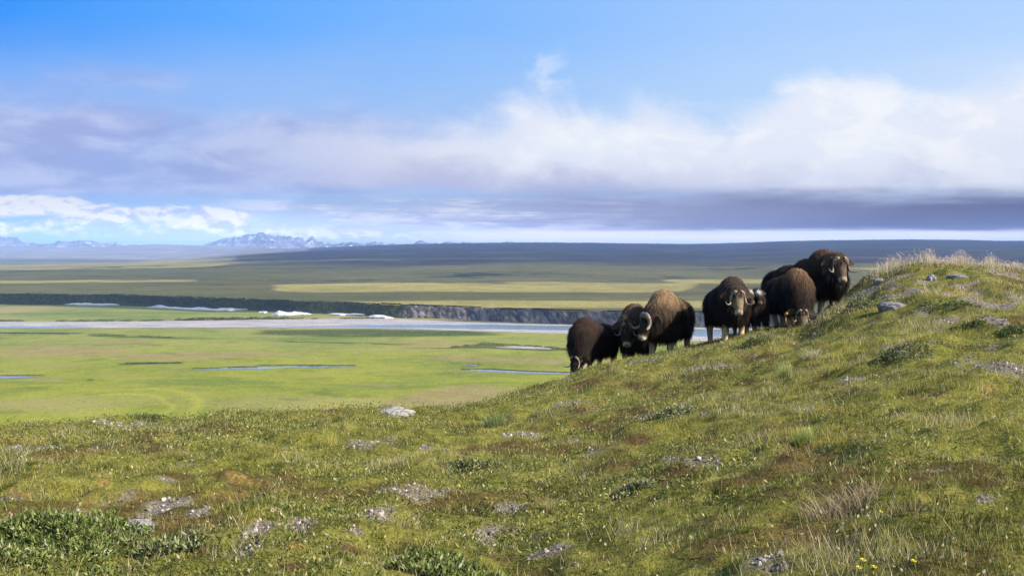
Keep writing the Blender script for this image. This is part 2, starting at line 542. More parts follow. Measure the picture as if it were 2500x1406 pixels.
rows = np.concatenate([np.linspace(-40, 0.5, 28)[:-1], np.geomspace(0.5, 3.2, 40)[:-1], np.geomspace(3.2, 25, 620)[:-1], np.geomspace(25, 30, 16)[:-1], np.geomspace(30, 160, 50)])
ss_ = np.sin(np.linspace(-1, 1, 900) * 1.15) / math.sin(1.15)
half = np.where(rows > 0, 6 + 0.98 * np.maximum(rows, 0), 6 - rows * 0.5)
gxv = ss_[None, :] * half[:, None]
gyv = np.repeat(rows[:, None], len(ss_), 1)
gzv = H(gxv, gyv)
cv = np.stack([a.ravel() for a in cover(gxv, gyv)], 1)
hill = mesh_np('hill', np.stack([gxv.ravel(), gyv.ravel(), gzv.ravel()], 1), grid_faces(len(rows), len(ss_)), m_hill, attrs=[('cover', cv[:, :3])])
tag(hill, 'mossy tundra hillside the musk oxen stand on', 'hill', kind='structure')

# ------------------------------------------------------------------ valley floor, bluff, far plateau
ZF, ZT = -45.0, -37.0
bl_px = [(-900, 726), (-300, 735), (0, 743), (300, 746.5), (480, 754.5), (700, 764.5), (950, 774.5), (1250, 788), (1700, 798), (2100, 806), (2500, 812), (3400, 820)]
_bu = U([p[0] for p in bl_px])
_by = ZF / ut([p[0] for p in bl_px], [p[1] for p in bl_px])[1]
_tb = np.convolve(np.pad(np.interp(_tu, _bu, _by), 40, 'edge'), _k, 'valid')


def bluff_y(u):
    return np.interp(u, _tu, _tb) + (vnoise(np.asarray(u) * 16.0, np.asarray(u) * 0, 3) - 0.5) * 14


def poly_mask(x, y, pts, soft):
    """1 inside a polygon of world points, 0 outside, with a soft rim"""
    inside = np.zeros(x.shape, bool)
    dist = np.full(x.shape, 1e9)
    n = len(pts)
    for i in range(n):
        (x0, y0), (x1, y1) = pts[i], pts[(i + 1) % n]
        cond = ((y0 > y) != (y1 > y)) & (x < (x1 - x0) * (y - y0) / (y1 - y0 + 1e-9) + x0)
        inside ^= cond
        L2 = (x1 - x0) ** 2 + (y1 - y0) ** 2 + 1e-9
        tt = np.clip(((x - x0) * (x1 - x0) + (y - y0) * (y1 - y0)) / L2, 0, 1)
        dist = np.minimum(dist, np.hypot(x - x0 - tt * (x1 - x0), y - y0 - tt * (y1 - y0)))
    return np.clip(0.5 + np.where(inside, dist, -dist) / soft, 0, 1)


def wpoly(pxs, z=ZF):
    return [tuple(float(v) for v in on_plane(X, Y, z)) for X, Y in pxs]


def valley_z(x, y):
    """the valley floor: nearly level, sunk a little where water lies"""
    return ZF + (fbm(x / 60, y / 60, 3, 91) - 0.5) * 0.10


tan_polys = [(wpoly([(925, 985), (1000, 960), (1080, 945), (1180, 944), (1300, 950), (1400, 960), (1380, 990), (1250, 1000), (1000, 1000)]), 3.0),
             (wpoly([(0, 845), (120, 842), (280, 850), (330, 866), (150, 872), (0, 866)]), 18.0),
             (wpoly([(220, 832), (330, 828), (390, 838), (300, 843)]), 8.0),
             (wpoly([(210, 872), (400, 858), (620, 858), (740, 864), (600, 872), (350, 880)]), 12.0),
             (wpoly([(930, 838), (1030, 830), (1120, 834), (1180, 840), (1020, 846)]), 8.0),
             (wpoly([(1000, 872), (1150, 868), (1390, 878), (1390, 888), (1150, 880)]), 10.0),
             (wpoly([(690, 893), (760, 889), (840, 892), (760, 896)]), 5.0)]
dark_polys = [(wpoly([(640, 806), (900, 803), (1150, 808), (1220, 818), (1000, 822), (800, 822), (620, 816)]), 10.0),  # this broad patch is shade on the meadow, painted in
              (wpoly([(0, 811), (200, 812), (200, 815), (0, 814)]), 3.0), (wpoly([(220, 817), (270, 820), (400, 824), (560, 828), (400, 827), (225, 821)]), 3.0),
              (wpoly([(700, 832), (950, 838), (1050, 842), (950, 841), (700, 835)]), 2.5),
              (wpoly([(305, 886), (370, 884), (450, 883), (435, 888), (310, 889)]), 2.0), (wpoly([(200, 925), (230, 927), (215, 931)]), 2.0),
              (wpoly([(980, 851), (1100, 848), (1180, 838), (1270, 845), (1340, 848), (1400, 856), (1330, 858), (1200, 851)]), 3.5),
              (wpoly([(1120, 901), (1160, 905), (1200, 903), (1390, 912), (1390, 908), (1190, 899)]), 1.6),
              (wpoly([(480, 900), (640, 895), (700, 893), (870, 893), (865, 890), (640, 890)]), 1.6),
              (wpoly([(0, 920), (0, 916), (108, 916), (90, 920)]), 1.4), (wpoly([(1125, 889), (1165, 889), (1165, 892), (1140, 893)]), 1.5)]
vr = np.concatenate([np.geomspace(70, 230, 60)[:-1], np.geomspace(230, 780, 460), [900, 1100]])
vs = np.linspace(-1.05, 1.05, 760)
vx = vs[None, :] * vr[:, None]; vy = np.repeat(vr[:, None], len(vs), 1)
mt = np.zeros(vx.shape); md = np.zeros(vx.shape); ma = np.zeros(vx.shape)
wob = (fbm(vx / 14, vy / 14, 3, 77) - 0.5)
for pl, so in tan_polys:
    mt = np.maximum(mt, poly_mask(vx + wob * 9, vy + wob * 22, pl, so))
for pl, so in dark_polys:
    md = np.maximum(md, poly_mask(vx + wob * 6, vy + wob * 5, pl, so))
# old meander scar in the meadow: a pale arc
acx, acy = on_plane(190, 1010, ZF)
for rad, wd in ((30.0, 1.6), (22.5, 1.0)):
    rr = np.abs(np.hypot((vx - acx), (vy - acy) * 0.62) - rad + wob * 4)
    ma = np.maximum(ma, np.exp(-(rr / wd) ** 2) * (vx > acx - 14) * 0.8)
m_val, nt, bs = new_mat('meadow')
ca = attr(nt, 'cover')
sc = nt.nodes.new('ShaderNodeSeparateColor')
nt.links.new(ca.outputs['Color'], sc.inputs[0])
gx, gy, gz = geo_xyz(nt)
v1 = noise(nt, vec(nt, gx / 70.0, gy / 70.0), 1, 5, 0.55, 0.3)
v2 = noise(nt, vec(nt, gx / 9.0, gy / 14.0), 1, 8, 0.68)
v3 = noise(nt, vec(nt, gx / 1.2, gy / 2.5), 1, 4, 0.65)
v4 = noise(nt, vec(nt, gx / 160.0, gy / 45.0, 4.0), 1, 4, 0.55, 0.3)
near = gy.ss(620, 330)
mead = ramp(nt, v1 * 0.45 + v2 * 0.3 + v3 * 0.25, [(0.36, (0.090, 0.108, 0.020)), (0.45, (0.155, 0.172, 0.022)), (0.54, (0.205, 0.213, 0.023)), (0.64, (0.255, 0.230, 0.04))])
meadf = ramp(nt, v1 * 0.45 + v2 * 0.3 + v3 * 0.25, [(0.36, (0.085, 0.115, 0.040)), (0.48, (0.155, 0.180, 0.050)), (0.58, (0.225, 0.225, 0.060)), (0.68, (0.26, 0.21, 0.10))])
c1 = mixc(nt, near, meadf, mead)
c1 = mixc(nt, v4.ss(0.53, 0.66) * (near * -0.5 + 0.85), c1, (0.25, 0.195, 0.105))
c1 = mixc(nt, v4.ss(0.44, 0.36) * 0.55, c1, (0.085, 0.125, 0.022))
tanc = ramp(nt, v2 * 0.5 + v3 * 0.5, [(0.35, (0.15, 0.125, 0.045)), (0.6, (0.25, 0.19, 0.085))])
c1 = mixc(nt, Ex(nt, sc.outputs[0]) * 0.85, c1, tanc)
c1 = mixc(nt, Ex(nt, sc.outputs[1]) * 0.9, c1, (0.035, 0.055, 0.014))
c1 = mixc(nt, Ex(nt, sc.outputs[2]) * 0.55, c1, (0.30, 0.29, 0.04))
c1 = mixc(nt, v3.ss(0.54, 0.66) * 0.75, c1, (0.055, 0.078, 0.014))
v6 = noise(nt, vec(nt, gx / 2.2, gy / 3.6, 11.0), 1, 6, 0.7)
c1 = mixc(nt, v6.ss(0.53, 0.66) * 0.35, c1, (0.31, 0.30, 0.06))
v5 = noise(nt, vec(nt, gx / 28.0, gy / 20.0, 7.0), 1, 7, 0.65, 0.4)
c1 = mixc(nt, v5.ss(0.54, 0.66) * 0.5, c1, (0.23, 0.175, 0.075))
c1 = mixc(nt, v5.ss(0.44, 0.34) * 0.5, c1, (0.07, 0.10, 0.02))
nt.links.new(c1, bs.inputs['Base Color'])
bs.inputs['Roughness'].default_value = 1
bs.inputs['Specular IOR Level'].default_value = 0.05
valley = mesh_np('valley_floor', np.stack([vx.ravel(), vy.ravel(), valley_z(vx, vy).ravel()], 1), grid_faces(len(vr), len(vs)), m_val,
                 attrs=[('cover', np.stack([mt.ravel(), md.ravel(), ma.ravel()], 1))])
tag(valley, 'bright green river meadow below the hill', 'valley floor', kind='structure')

# bluff strip
bu = np.linspace(-1.05, 1.05, 1500)
bv = np.linspace(0, 1, 34)
by0 = bluff_y(bu)
bx0 = bu * by0
bare = sstep(bu, U(900), U(1080))                       # 0 grown over on the left, 1 bare eroded earth on the right
prof_z = sstep(bv, 0.06, 0.86) ** 1.0 * (ZT - ZF) + ZF - 0.6 * (1 - bv)
run = 9.0 + (1 - bare) * 7.0
gul = (fbm(bx0 / 7.0, bx0 * 0 + 2, 4, 15) - 0.5)
gul2 = np.abs(fbm(bx0 / 9.0, bx0 * 0 + 7, 3, 25) - 0.5)
env = np.sin(np.pi * np.clip(bv * 1.1, 0, 1))
byv = by0[None, :] + bv[:, None] * run[None, :] * 1.1 + env[:, None] * ((gul * 4.5 + gul2 * 5)[None, :]) * (0.35 + 0.65 * bare[None, :])
byv = byv + (fbm(bx0[None, :] / 1.6 + bv[:, None] * 2.2, bv[:, None] * 5 + bx0[None, :] * 0, 3, 45) - 0.5) * 2.2 * env[:, None]
bzv = prof_z[:, None] + (fbm(bx0 / 7.0, bx0 * 0, 3, 65) - 0.5)[None, :] * 1.6 * sstep(bv, 0.5, 1)[:, None] - 0.35 * (bv[:, None] >= 0.999)
m_bluff, nt, bs = new_mat('eroded_earth')
ca = attr(nt, 'cover')
gx, gy, gz = geo_xyz(nt)
b1 = noise(nt, vec(nt, gx / 3.0, gy / 3.0, gz / 6.0), 1, 5, 0.65)
b2 = noise(nt, vec(nt, gx / 2.2 + gz / 3.0, gy / 6.0, gz / 9.0), 1, 7, 0.65, 0.3)
earth = ramp(nt, b1 * 0.35 + b2 * 0.65, [(0.38, (0.022, 0.018, 0.018)), (0.48, (0.075, 0.064, 0.064)), (0.60, (0.20, 0.178, 0.175))])
veg = ramp(nt, b1, [(0.35, (0.016, 0.022, 0.008)), (0.6, (0.05, 0.058, 0.016))])
sep2 = nt.nodes.new('ShaderNodeSeparateColor')
nt.links.new(ca.outputs['Color'], sep2.inputs[0])
vegm = (Ex(nt, sep2.outputs[0]) + (b1 - 0.5) * 1.3).ss(0.35, 0.6)
nt.links.new(mixc(nt, vegm, veg, earth), bs.inputs['Base Color'])
bs.inputs['Roughness'].default_value = 1
bs.inputs['Specular IOR Level'].default_value = 0.05
bc = bare[None, :] * (1 - 0.75 * sstep(bv, 0.72, 0.95)[:, None]) + bare[None, :] * 0.0 * byv
bluff = mesh_np('river_bluff', np.stack([(bu[None, :] * byv).ravel(), byv.ravel(), bzv.ravel()], 1), grid_faces(len(bv), len(bu)), m_bluff,
                attrs=[('cover', np.repeat(bc.ravel()[:, None], 3, 1))])
tag(bluff, 'cut bank along the far side of the river', 'river bluff', kind='structure')

# far plateau and hills
rid_px = [(-900, 600), (0, 640), (350, 634), (450, 628), (560, 619), (640, 611), (760, 606), (880, 600), (1000, 596), (1150, 593.5), (1300, 592), (1450, 593), (1600, 594.5), (1700, 595.5),
          (1800, 593), (1950, 588), (2100, 585.5), (2220, 584.5), (2350, 586), (2450, 588.5), (2550, 588), (2800, 584), (3400, 588)]
foot_px = [(-900, 600), (0, 604), (90, 603), (170, 605), (240, 603), (300, 600), (380, 596.5), (450, 598.5), (520, 600), (600, 601.5), (700, 601), (800, 604), (3400, 612)]
_ru = U([p[0] for p in rid_px]); _rt = ut([p[0] for p in rid_px], [p[1] for p in rid_px])[1]
_rt = np.convolve(np.pad(np.interp(_tu, _ru, _rt), 40, 'edge'), _k, 'valid')
_fu = U([p[0] for p in foot_px]); _ft = np.interp(_tu, _fu, ut([p[0] for p in foot_px], [p[1] for p in foot_px])[1])
YR, YF = 6000.0, 8800.0


def plateau_z(u, y):
    zr = np.interp(u, _tu, _rt) * YR
    zf = np.interp(u, _tu, _ft) * YF
    z = ZT + (zr - ZT) * np.clip((y - 1250) / (YR - 1250), 0, 1) ** 1.25
    past = np.maximum(y - YR, 0)
    z = z - (past / 1000.0) ** 1.5 * np.maximum(zr - ZT, 0) * 0.12
    w = sstep(y, 4400, YF)
    left = 1 - sstep(u, U(520), U(900))
    z = z * (1 - w * left) + (zf * left) * w
    x = u * y
    roll = (fbm(x / 420, y / 420, 4, 101) - 0.5) * 13 * sstep(y, 900, 2600) * (1 - 0.75 * sstep(y, 5000, 6000)) \
        + (fbm(x / 120, y / 160, 3, 111) - 0.5) * 2.2 * sstep(y, 640, 1000)
    return z + roll


pr = np.concatenate([np.linspace(0, 60, 24)[:-1] + 0.0, np.geomspace(60, 5800, 230)[:-1], np.linspace(5800, 7200, 24)[:-1], np.geomspace(7200, 9500, 30)])
pu = np.linspace(-1.05, 1.05, 620)
pb = bluff_y(pu) + (9.0 + (1 - sstep(pu, U(900), U(1080))) * 7.0) * 1.02
py = pb[None, :] + (pr[:, None] if True else 0)
puu = np.repeat(pu[None, :], len(pr), 0)
pz = plateau_z(puu, py)
pz[0, :] -= 0.5
m_far, nt, bs = new_mat('heath_plain')
gx, gy, gz = geo_xyz(nt)
h1 = noise(nt, vec(nt, gx / 260.0, gy / 260.0), 1, 6, 0.6, 0.3)
h2 = noise(nt, vec(nt, gx / 40.0, gy / 60.0), 1, 8, 0.68)
h3 = noise(nt, vec(nt, gx / 900.0, gy / 500.0, 3.0), 1, 4, 0.5, 0.4)
h4 = noise(nt, vec(nt, gx / 5.0, gy / 12.0), 1, 3, 0.6)
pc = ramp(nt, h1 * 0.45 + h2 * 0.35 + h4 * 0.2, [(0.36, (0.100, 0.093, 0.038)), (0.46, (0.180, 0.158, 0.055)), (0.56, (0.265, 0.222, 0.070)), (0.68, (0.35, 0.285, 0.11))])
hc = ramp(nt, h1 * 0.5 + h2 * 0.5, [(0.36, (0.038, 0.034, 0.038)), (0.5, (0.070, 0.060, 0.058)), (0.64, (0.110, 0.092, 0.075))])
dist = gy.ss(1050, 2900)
c1 = mixc(nt, (dist * (gx / gy).ss(-0.42, -0.12, 0.2, 1.0) + (h3 - 0.5) * 0.8).ss(0.3, 0.8), pc, hc)  # greying with distance paints in haze and shade, eased on the sunlit left
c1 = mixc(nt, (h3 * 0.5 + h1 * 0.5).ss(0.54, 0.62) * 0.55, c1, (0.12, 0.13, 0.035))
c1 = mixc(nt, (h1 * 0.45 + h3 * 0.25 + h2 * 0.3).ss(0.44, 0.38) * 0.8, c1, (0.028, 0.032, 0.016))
foot_haze = (gy + (h1 - 0.5) * 900.0).ss(4300, 5000) * ((gx / gy) + (h1 - 0.5) * 0.12).ss(-0.06, -0.26)  # pale left foothills: sunlit haze put into the ground colour
c1 = mixc(nt, foot_haze * 0.9, c1, ramp(nt, h1 * 0.6 + h2 * 0.4, [(0.38, (0.14, 0.13, 0.14)), (0.6, (0.26, 0.24, 0.245))]))
nt.links.new(c1, bs.inputs['Base Color'])
bs.inputs['Roughness'].default_value = 1
bs.inputs['Specular IOR Level'].default_value = 0.03
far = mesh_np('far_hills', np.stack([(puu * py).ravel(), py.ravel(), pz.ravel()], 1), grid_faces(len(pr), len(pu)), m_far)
tag(far, 'wide tundra plain rising to low hills', 'hills', kind='structure')
# the land under it all, out to the horizon
m_land, nt, bs = new_mat('distant_land')
gx, gy, gz = geo_xyz(nt)
nt.links.new(ramp(nt, noise(nt, vec(nt, gx / 300.0, gy / 300.0), 1, 4), [(0.35, (0.06, 0.07, 0.03)), (0.65, (0.12, 0.11, 0.05))]), bs.inputs['Base Color'])
bs.inputs['Roughness'].default_value = 1
gr = np.linspace(-1, 1, 41)
lx, ly = np.meshgrid(gr * 21000, gr * 21000 + 2000)
land = mesh_np('ground', np.stack([lx.ravel(), ly.ravel(), np.full(lx.size, -48.5)], 1), grid_faces(41, 41), m_land)
tag(land, 'low ground stretching to the horizon', 'ground', kind='structure')

# ------------------------------------------------------------------ mountains
mt_px = [(-700, 590), (-250, 574), (-120, 581), (-40, 572), (0, 577), (20, 579), (38, 580), (58, 592), (75, 591), (95, 597), (125, 595), (142, 589), (165, 590), (185, 589), (205, 588), (228, 590), (250, 595),
         (282, 593), (300, 598), (400, 602), (495, 599), (528, 588), (560, 579), (585, 578), (605, 573), (622, 571), (640, 569), (655, 572), (665, 577), (690, 576), (715, 578), (738, 580), (748, 583), (762, 578),
         (780, 588), (800, 592), (815, 597), (840, 592), (858, 590), (875, 594), (892, 596), (915, 591), (935, 595), (960, 597), (1005, 597), (1020, 591), (1032, 588), (1048, 594), (1075, 594), (1095, 591.5), (1118, 593),
         (1135, 591), (1160, 597), (1210, 597), (1232, 592), (1245, 590), (1262, 594), (1280, 599), (1400, 606), (2000, 612), (2600, 606), (3200, 600)]
YM = 10800.0
mu = np.linspace(-1.0, 1.0, 1700)
mz = (fbm(mu * 260, mu * 0, 4, 191, 0.6) - 0.5) * 34 + np.interp(mu, U([p[0] for p in mt_px]), ut([p[0] for p in mt_px], [p[1] for p in mt_px])[1]) * YM + 6
mvv = np.linspace(-1, 1, 70)
base = -60.0
mx0 = mu[None, :] * YM
mdep = 1250.0
yv = YM + mvv[:, None] * mdep + 0 * mx0
xv = mu[None, :] * yv
warp = (fbm(xv / 500, yv / 500, 3, 131) - 0.5) * 500
rn = 1 - np.abs(fbm((xv + warp) / 230, yv / 420, 4, 121, 0.6) * 2 - 1)
shape = 1 - np.abs(mvv[:, None] + (fbm(mu[None, :] * 30, mvv[:, None] * 0 + 3, 3, 141) - 0.5) * 0.5) ** 0.85
shape = np.clip(shape, 0, 1)
zz = base + (mz[None, :] - base) * np.clip(shape, 0, 1) * (1 - (1 - rn) * 1.0 * np.sin(np.pi * np.clip(shape, 0, 1)) * 0.9)
zz = np.minimum(zz, mz[None, :])
m_mt, nt, bs = new_mat('mountain_rock')
gx, gy, gz = geo_xyz(nt)
k1 = noise(nt, vec(nt, gx / 170.0, gy / 170.0, gz / 300.0), 1, 5, 0.65, 0.4)
k2 = noise(nt, vec(nt, gx / 60.0, gy / 200.0, gz / 260.0), 1, 4, 0.6, 0.3)
rock = ramp(nt, k1, [(0.38, (0.035, 0.037, 0.045)), (0.62, (0.26, 0.24, 0.235))])
nt.links.new(mixc(nt, k2.ss(0.58, 0.68) * 0.9, rock, (0.75, 0.76, 0.8)), bs.inputs['Base Color'])
bs.inputs['Roughness'].default_value = 1
mtn = mesh_np('mountains', np.stack([xv.ravel(), yv.ravel(), zz.ravel()], 1), grid_faces(70, len(mu)), m_mt)
tag(mtn, 'blue jagged mountain range on the horizon', 'mountains', kind='structure')

# ------------------------------------------------------------------ river, ponds, sand, snow
m_water, nt, bs = new_mat('river_water')
bs.inputs['Base Color'].default_value = (0.17, 0.22, 0.28, 1)
bs.inputs['Roughness'].default_value = 0.2
bs.inputs['IOR'].default_value = 1.33
gx, gy, gz = geo_xyz(nt)
bp = nt.nodes.new('ShaderNodeBump')
bp.inputs['Strength'].default_value = 0.25
bp.inputs['Distance'].default_value = 0.1
nt.links.new(noise(nt, vec(nt, gx / 1.5, gy / 1.5), 1, 3).s, bp.inputs['Height'])
nt.links.new(bp.outputs[0], bs.inputs['Normal'])
m_sand, nt, bs = new_mat('river_sand')
gx, gy, gz = geo_xyz(nt)
nt.links.new(ramp(nt, noise(nt, vec(nt, gx / 25.0, gy / 7.0), 1, 5, 0.6) * 0.6 + noise(nt, vec(nt, gx / 2.0, gy / 3.0), 1, 4, 0.6) * 0.4,
                  [(0.36, (0.15, 0.135, 0.135)), (0.5, (0.27, 0.245, 0.25)), (0.64, (0.37, 0.34, 0.345))]), bs.inputs['Base Color'])
bs.inputs['Roughness'].default_value = 1


def sheet(name, top_px, bot_px, z, mat, n=260, rough=0.0, seed=1):
    """a level sheet between a far edge and a near edge given along the valley"""
    x0, x1 = top_px[0][0], top_px[-1][0]
    X = np.linspace(x0, x1, n)
    Yt = np.interp(X, [p[0] for p in top_px], [p[1] for p in top_px]) + (fbm(X / 40, X * 0, 3, seed) - 0.5) * rough
    Yb = np.interp(X, [p[0] for p in bot_px], [p[1] for p in bot_px]) + (fbm(X / 40, X * 0 + 5, 3, seed) - 0.5) * rough
    m_ = 0.5 * (Yt + Yb)
    w = np.maximum(0.5 * (Yb - Yt), 0.02)
    P_ = []
    for Y in (m_ - w, m_ + w):
        x, y = on_plane(X, Y, z)
        P_.append(np.stack([x, y, np.full_like(x, z)], 1))
    return mesh_np(name, np.concatenate(P_), grid_faces(2, n), mat)


riv_t = [(-700, 788), (0, 785), (330, 784.5), (500, 782), (700, 779), (820, 778), (1000, 779), (1250, 788), (1450, 794), (1700, 799), (2100, 806), (2600, 812)]
riv_b = [(-700, 800), (0, 800.5), (330, 800), (650, 799), (900, 801.5), (1100, 806), (1250, 811), (1400, 814.5), (1560, 822), (1700, 832), (2100, 850), (2600, 870)]
tag(sheet('riverbank', riv_t, riv_b, ZF + 0.07, m_sand, 420, 1.6, 4), 'pale sand and gravel bars of the river bed', 'river sand', kind='structure')
w1t = [(-700, 795), (0, 796.5), (120, 797), (210, 798.2), (230, 798.8)]
w1b = [(-700, 799), (0, 799.8), (120, 799.4), (210, 799.2), (230, 798.9)]
w2t = [(620, 797), (800, 795), (900, 793), (1000, 793), (1200, 792.5), (1400, 796), (1560, 799), (1700, 803), (2100, 811), (2600, 818)]
w2b = [(620, 797.6), (800, 798), (900, 799.5), (1000, 800.5), (1200, 803), (1400, 806), (1560, 811), (1700, 820), (2100, 836), (2600, 850)]
tag(sheet('river', w2t, w2b, ZF + 0.10, m_water, 300, 1.2, 7), 'pale blue river running below the bluff', 'river', kind='structure')
tag(sheet('water', w1t, w1b, ZF + 0.10, m_water, 120, 0.5, 8), 'blue side channel of the river', 'river', kind='structure')
pond_px = [([(-300, 917), (0, 918.5), (60, 918), (102, 917.5)], [(-300, 926), (0, 924), (60, 921), (102, 918.2)]),
           ([(470, 900.5), (560, 897.5), (640, 896), (700, 896), (870, 893.2)], [(470, 901), (560, 900.8), (640, 901), (700, 898), (870, 894.6)]),
           ([(1130, 902), (1185, 902), (1250, 905.5), (1300, 908), (1430, 912)], [(1130, 902.6), (1185, 906.5), (1250, 910), (1300, 911), (1430, 915)]),
           ([(1128, 889.5), (1165, 890)], [(1128, 890), (1165, 892)])]
for k_, (a_, b_) in enumerate(pond_px):
    p_ = sheet('pond', a_, b_, ZF + 0.09, m_water, 90, 0.5, 20 + k_)
    tag(p_, 'narrow blue pool in the green meadow', 'pond', kind='structure')
tag(sheet('sandbar', [(1210, 847), (1245, 844.5), (1300, 845), (1345, 850)], [(1210, 848), (1245, 849.5), (1300, 851.5), (1345, 852.5)], ZF + 0.08, m_sand, 60, 0.6, 31),
    'pale dry pool bed in the meadow', 'sand', kind='structure')

m_snow, nt, bs = new_mat('old_snow')
gx, gy, gz = geo_xyz(nt)
nt.links.new(ramp(nt, noise(nt, vec(nt, gx / 5.0, gy / 5.0, gz / 2.0), 1, 4), [(0.35, (0.34, 0.35, 0.41)), (0.6, (0.50, 0.51, 0.57))]), bs.inputs['Base Color'])  # snow colour darkened and blued to carry the shade it lies in
bs.inputs['Roughness'].default_value = 0.7
snow_px = [([(158, 740.5), (200, 738), (240, 739), (292, 741)], [(158, 742), (200, 744), (240, 744.5), (292, 744)], 'faint thin snow strip farthest left under the dark bank'),
           ([(356, 747), (385, 744.5), (420, 748), (470, 749.5), (497, 748), (520, 750), (560, 752), (605, 751)], [(356, 749.5), (385, 751.5), (420, 753.5), (470, 756), (520, 757.5), (560, 758.5), (605, 754)],
            'longest white snow bank lying under the dark river bluff'),
           ([(631, 760), (645, 756), (653, 757)], [(631, 763), (645, 763), (653, 762)], 'smallest snow scrap between the two large white snow banks'),
           ([(662, 766), (680, 757), (705, 759), (735, 761), (760, 764)], [(662, 768.5), (680, 769), (705, 768.5), (735, 767), (760, 766)], 'blunt wedge shaped white snow bank under the bluff'),
           ([(800, 764), (830, 763), (890, 765)], [(800, 766.5), (830, 769), (890, 767)], 'thin ragged snow strip right of the wedge shaped bank'),
           ([(895, 772), (915, 766.5), (940, 768), (962, 773)], [(895, 774), (915, 775.5), (940, 776), (962, 775.5)], 'greyish snow mound where the bare bluff begins')]
for k_, (a_, b_, lab) in enumerate(snow_px):
    n = 90
    X = np.linspace(a_[0][0], a_[-1][0], n)
    rg = (fbm(X / 16, X * 0, 3, 50 + k_) - 0.5)
    Yt = np.interp(X, [p[0] for p in a_], [p[1] for p in a_]) + rg * 2.2
    Yb = np.interp(X, [p[0] for p in b_], [p[1] for p in b_]) + rg * 0.8
    fe = np.linspace(0, 1, n)
    env_ = np.clip(np.minimum(fe, 1 - fe) * 9, 0, 1) ** 0.6 * (0.45 + 0.7 * fbm(X / 26, X * 0 + 3, 3, 80 + k_))
    Yt = Yb - np.maximum(Yb - Yt, 0.4) * env_ - 0.02
    ub, tb = ut(X, Yb)
    dep = np.minimum((ZF + 0.35) / tb, bluff_y(ub) - 1.0)
    ut_, tt_ = ut(X, Yt)
    V = []
    for f in (0, 0.25, 0.5, 0.75, 1.0):
        t_ = tb + (tt_ - tb) * (f ** 0.8)
        d_ = dep + f * 8.0 + (fbm(X / 5, X * 0 + f * 9, 3, 60) - 0.5) * 0.6 * math.sin(math.pi * f)
        V.append(np.stack([ub * d_, d_, t_ * d_], 1))
    d_ = dep + 13.0
    V.append(np.stack([ub * d_, d_, tt_ * (dep + 8.0) - 2.5], 1))
    V.insert(0, np.stack([ub * dep, dep + 1.2, tb * dep - 1.2], 1))
    o = mesh_np('snow_patch', np.concatenate(V), grid_faces(len(V), n), m_snow)
    tag(o, lab, 'snow patch', 'old snow patches under the river bluff')

# ------------------------------------------------------------------ unseen cloud deck out of the frame, cut to shape to shade the plain
def shade_mask(x, y):
    """0..1: where the plain lies in cloud shadow"""
    n = fbm(x / 700, y / 230, 4, 151) - 0.5
    n2_ = fbm(x / 160, y / 60, 3, 161) - 0.5
    sh = sstep(y + n2_ * 6 - np.interp(np.clip(x / np.maximum(y, 1), -0.6, 0.6), [-0.51, -0.39, -0.226, -0.123, 0.0, 0.185, 0.5], [806, 764, 678, 643, 603, 571, 532]), 0, 6)
    u = x / np.maximum(y, 1)
    Xp = 1250 + F * u
    Yp = 610 - F * ZT / np.maximum(y, 1) + n * 10 + n2_ * 5

    def strip_(xa, xb, ya, yb, fx_=160, fy_=3.0):
        return sstep(Xp, xa - fx_, xa + fx_) * (1 - sstep(Xp, xb - fx_, xb + fx_)) * sstep(Yp, ya - fy_, ya + fy_) * (1 - sstep(Yp, yb - fy_, yb + fy_))
    lit = strip_(-900, 500, 682, 690, 90)
    lit = np.maximum(lit, strip_(690, 1720, 694, 715, 80, 4))
    lit = np.maximum(lit, strip_(-900, 560, 631, 648, 110))
    lit = np.maximum(lit, sstep(fbm(x / 1100, y / 420, 3, 301), 0.56, 0.66) * 0.45 * sstep(y, 1300, 1800) * (1 - sstep(y, 2300, 2900)))
    lit = np.maximum(lit, strip_(1640, 1950, 682, 692, 60))
    lit = np.maximum(lit, strip_(600, 1900, 737, 753, 60, 2.5))
    lit = np.maximum(lit, sstep(y + n * 500, 4300, 4700) * (1 - sstep(u, U(480), U(900))))
    return np.clip(sh - lit * 1.6, 0, 1)


sx_, sy_, sz_ = SUN_DIR
cyv = np.concatenate([np.linspace(500, 1500, 200)[:-1], np.linspace(1500, 7600, 150)])
cs = np.linspace(-0.62, 0.62, 260)
ccx = cs[None, :] * (cyv[:, None] + 250); ccy = np.repeat(cyv[:, None], len(cs), 1)
cm_ = shade_mask(ccx, ccy)
gf = grid_faces(len(cyv), len(cs))
keep = cm_.ravel()[gf].mean(1) > 0.5
nV = cm_.size
zc = np.maximum(ccy * 0.37, 250.0)
body = np.clip(cm_ * 2 - 0.8, 0.05, 1) * zc / 1500.0
thick = (20 + 130 * fbm(ccx / 300, ccy / 300, 4, 171)) * body
loz = zc + (fbm(ccx / 120, ccy / 120, 3, 181) - 0.5) * 30 * body
hiz = np.maximum(zc + thick, loz + 2)
offx, offy = (zc - ZT) * sx_ / sz_, (zc - ZT) * sy_ / sz_
Vl = np.stack([(ccx + offx).ravel(), (ccy + offy).ravel(), loz.ravel()], 1)
Vh = np.stack([(ccx + offx).ravel(), (ccy + offy).ravel(), hiz.ravel()], 1)
fk = gf[keep]
ed = np.concatenate([fk[:, [0, 1]], fk[:, [1, 2]], fk[:, [2, 3]], fk[:, [3, 0]]])
es = np.sort(ed, 1)
key = es[:, 0].astype(np.int64) * nV + es[:, 1]
_, idx, cnt = np.unique(key, return_index=True, return_counts=True)
rim = ed[idx[cnt == 1]]
m_cl, nt, bs = new_mat('cloud')
bs.inputs['Base Color'].default_value = (0.9, 0.9, 0.92, 1)
bs.inputs['Roughness'].default_value = 1
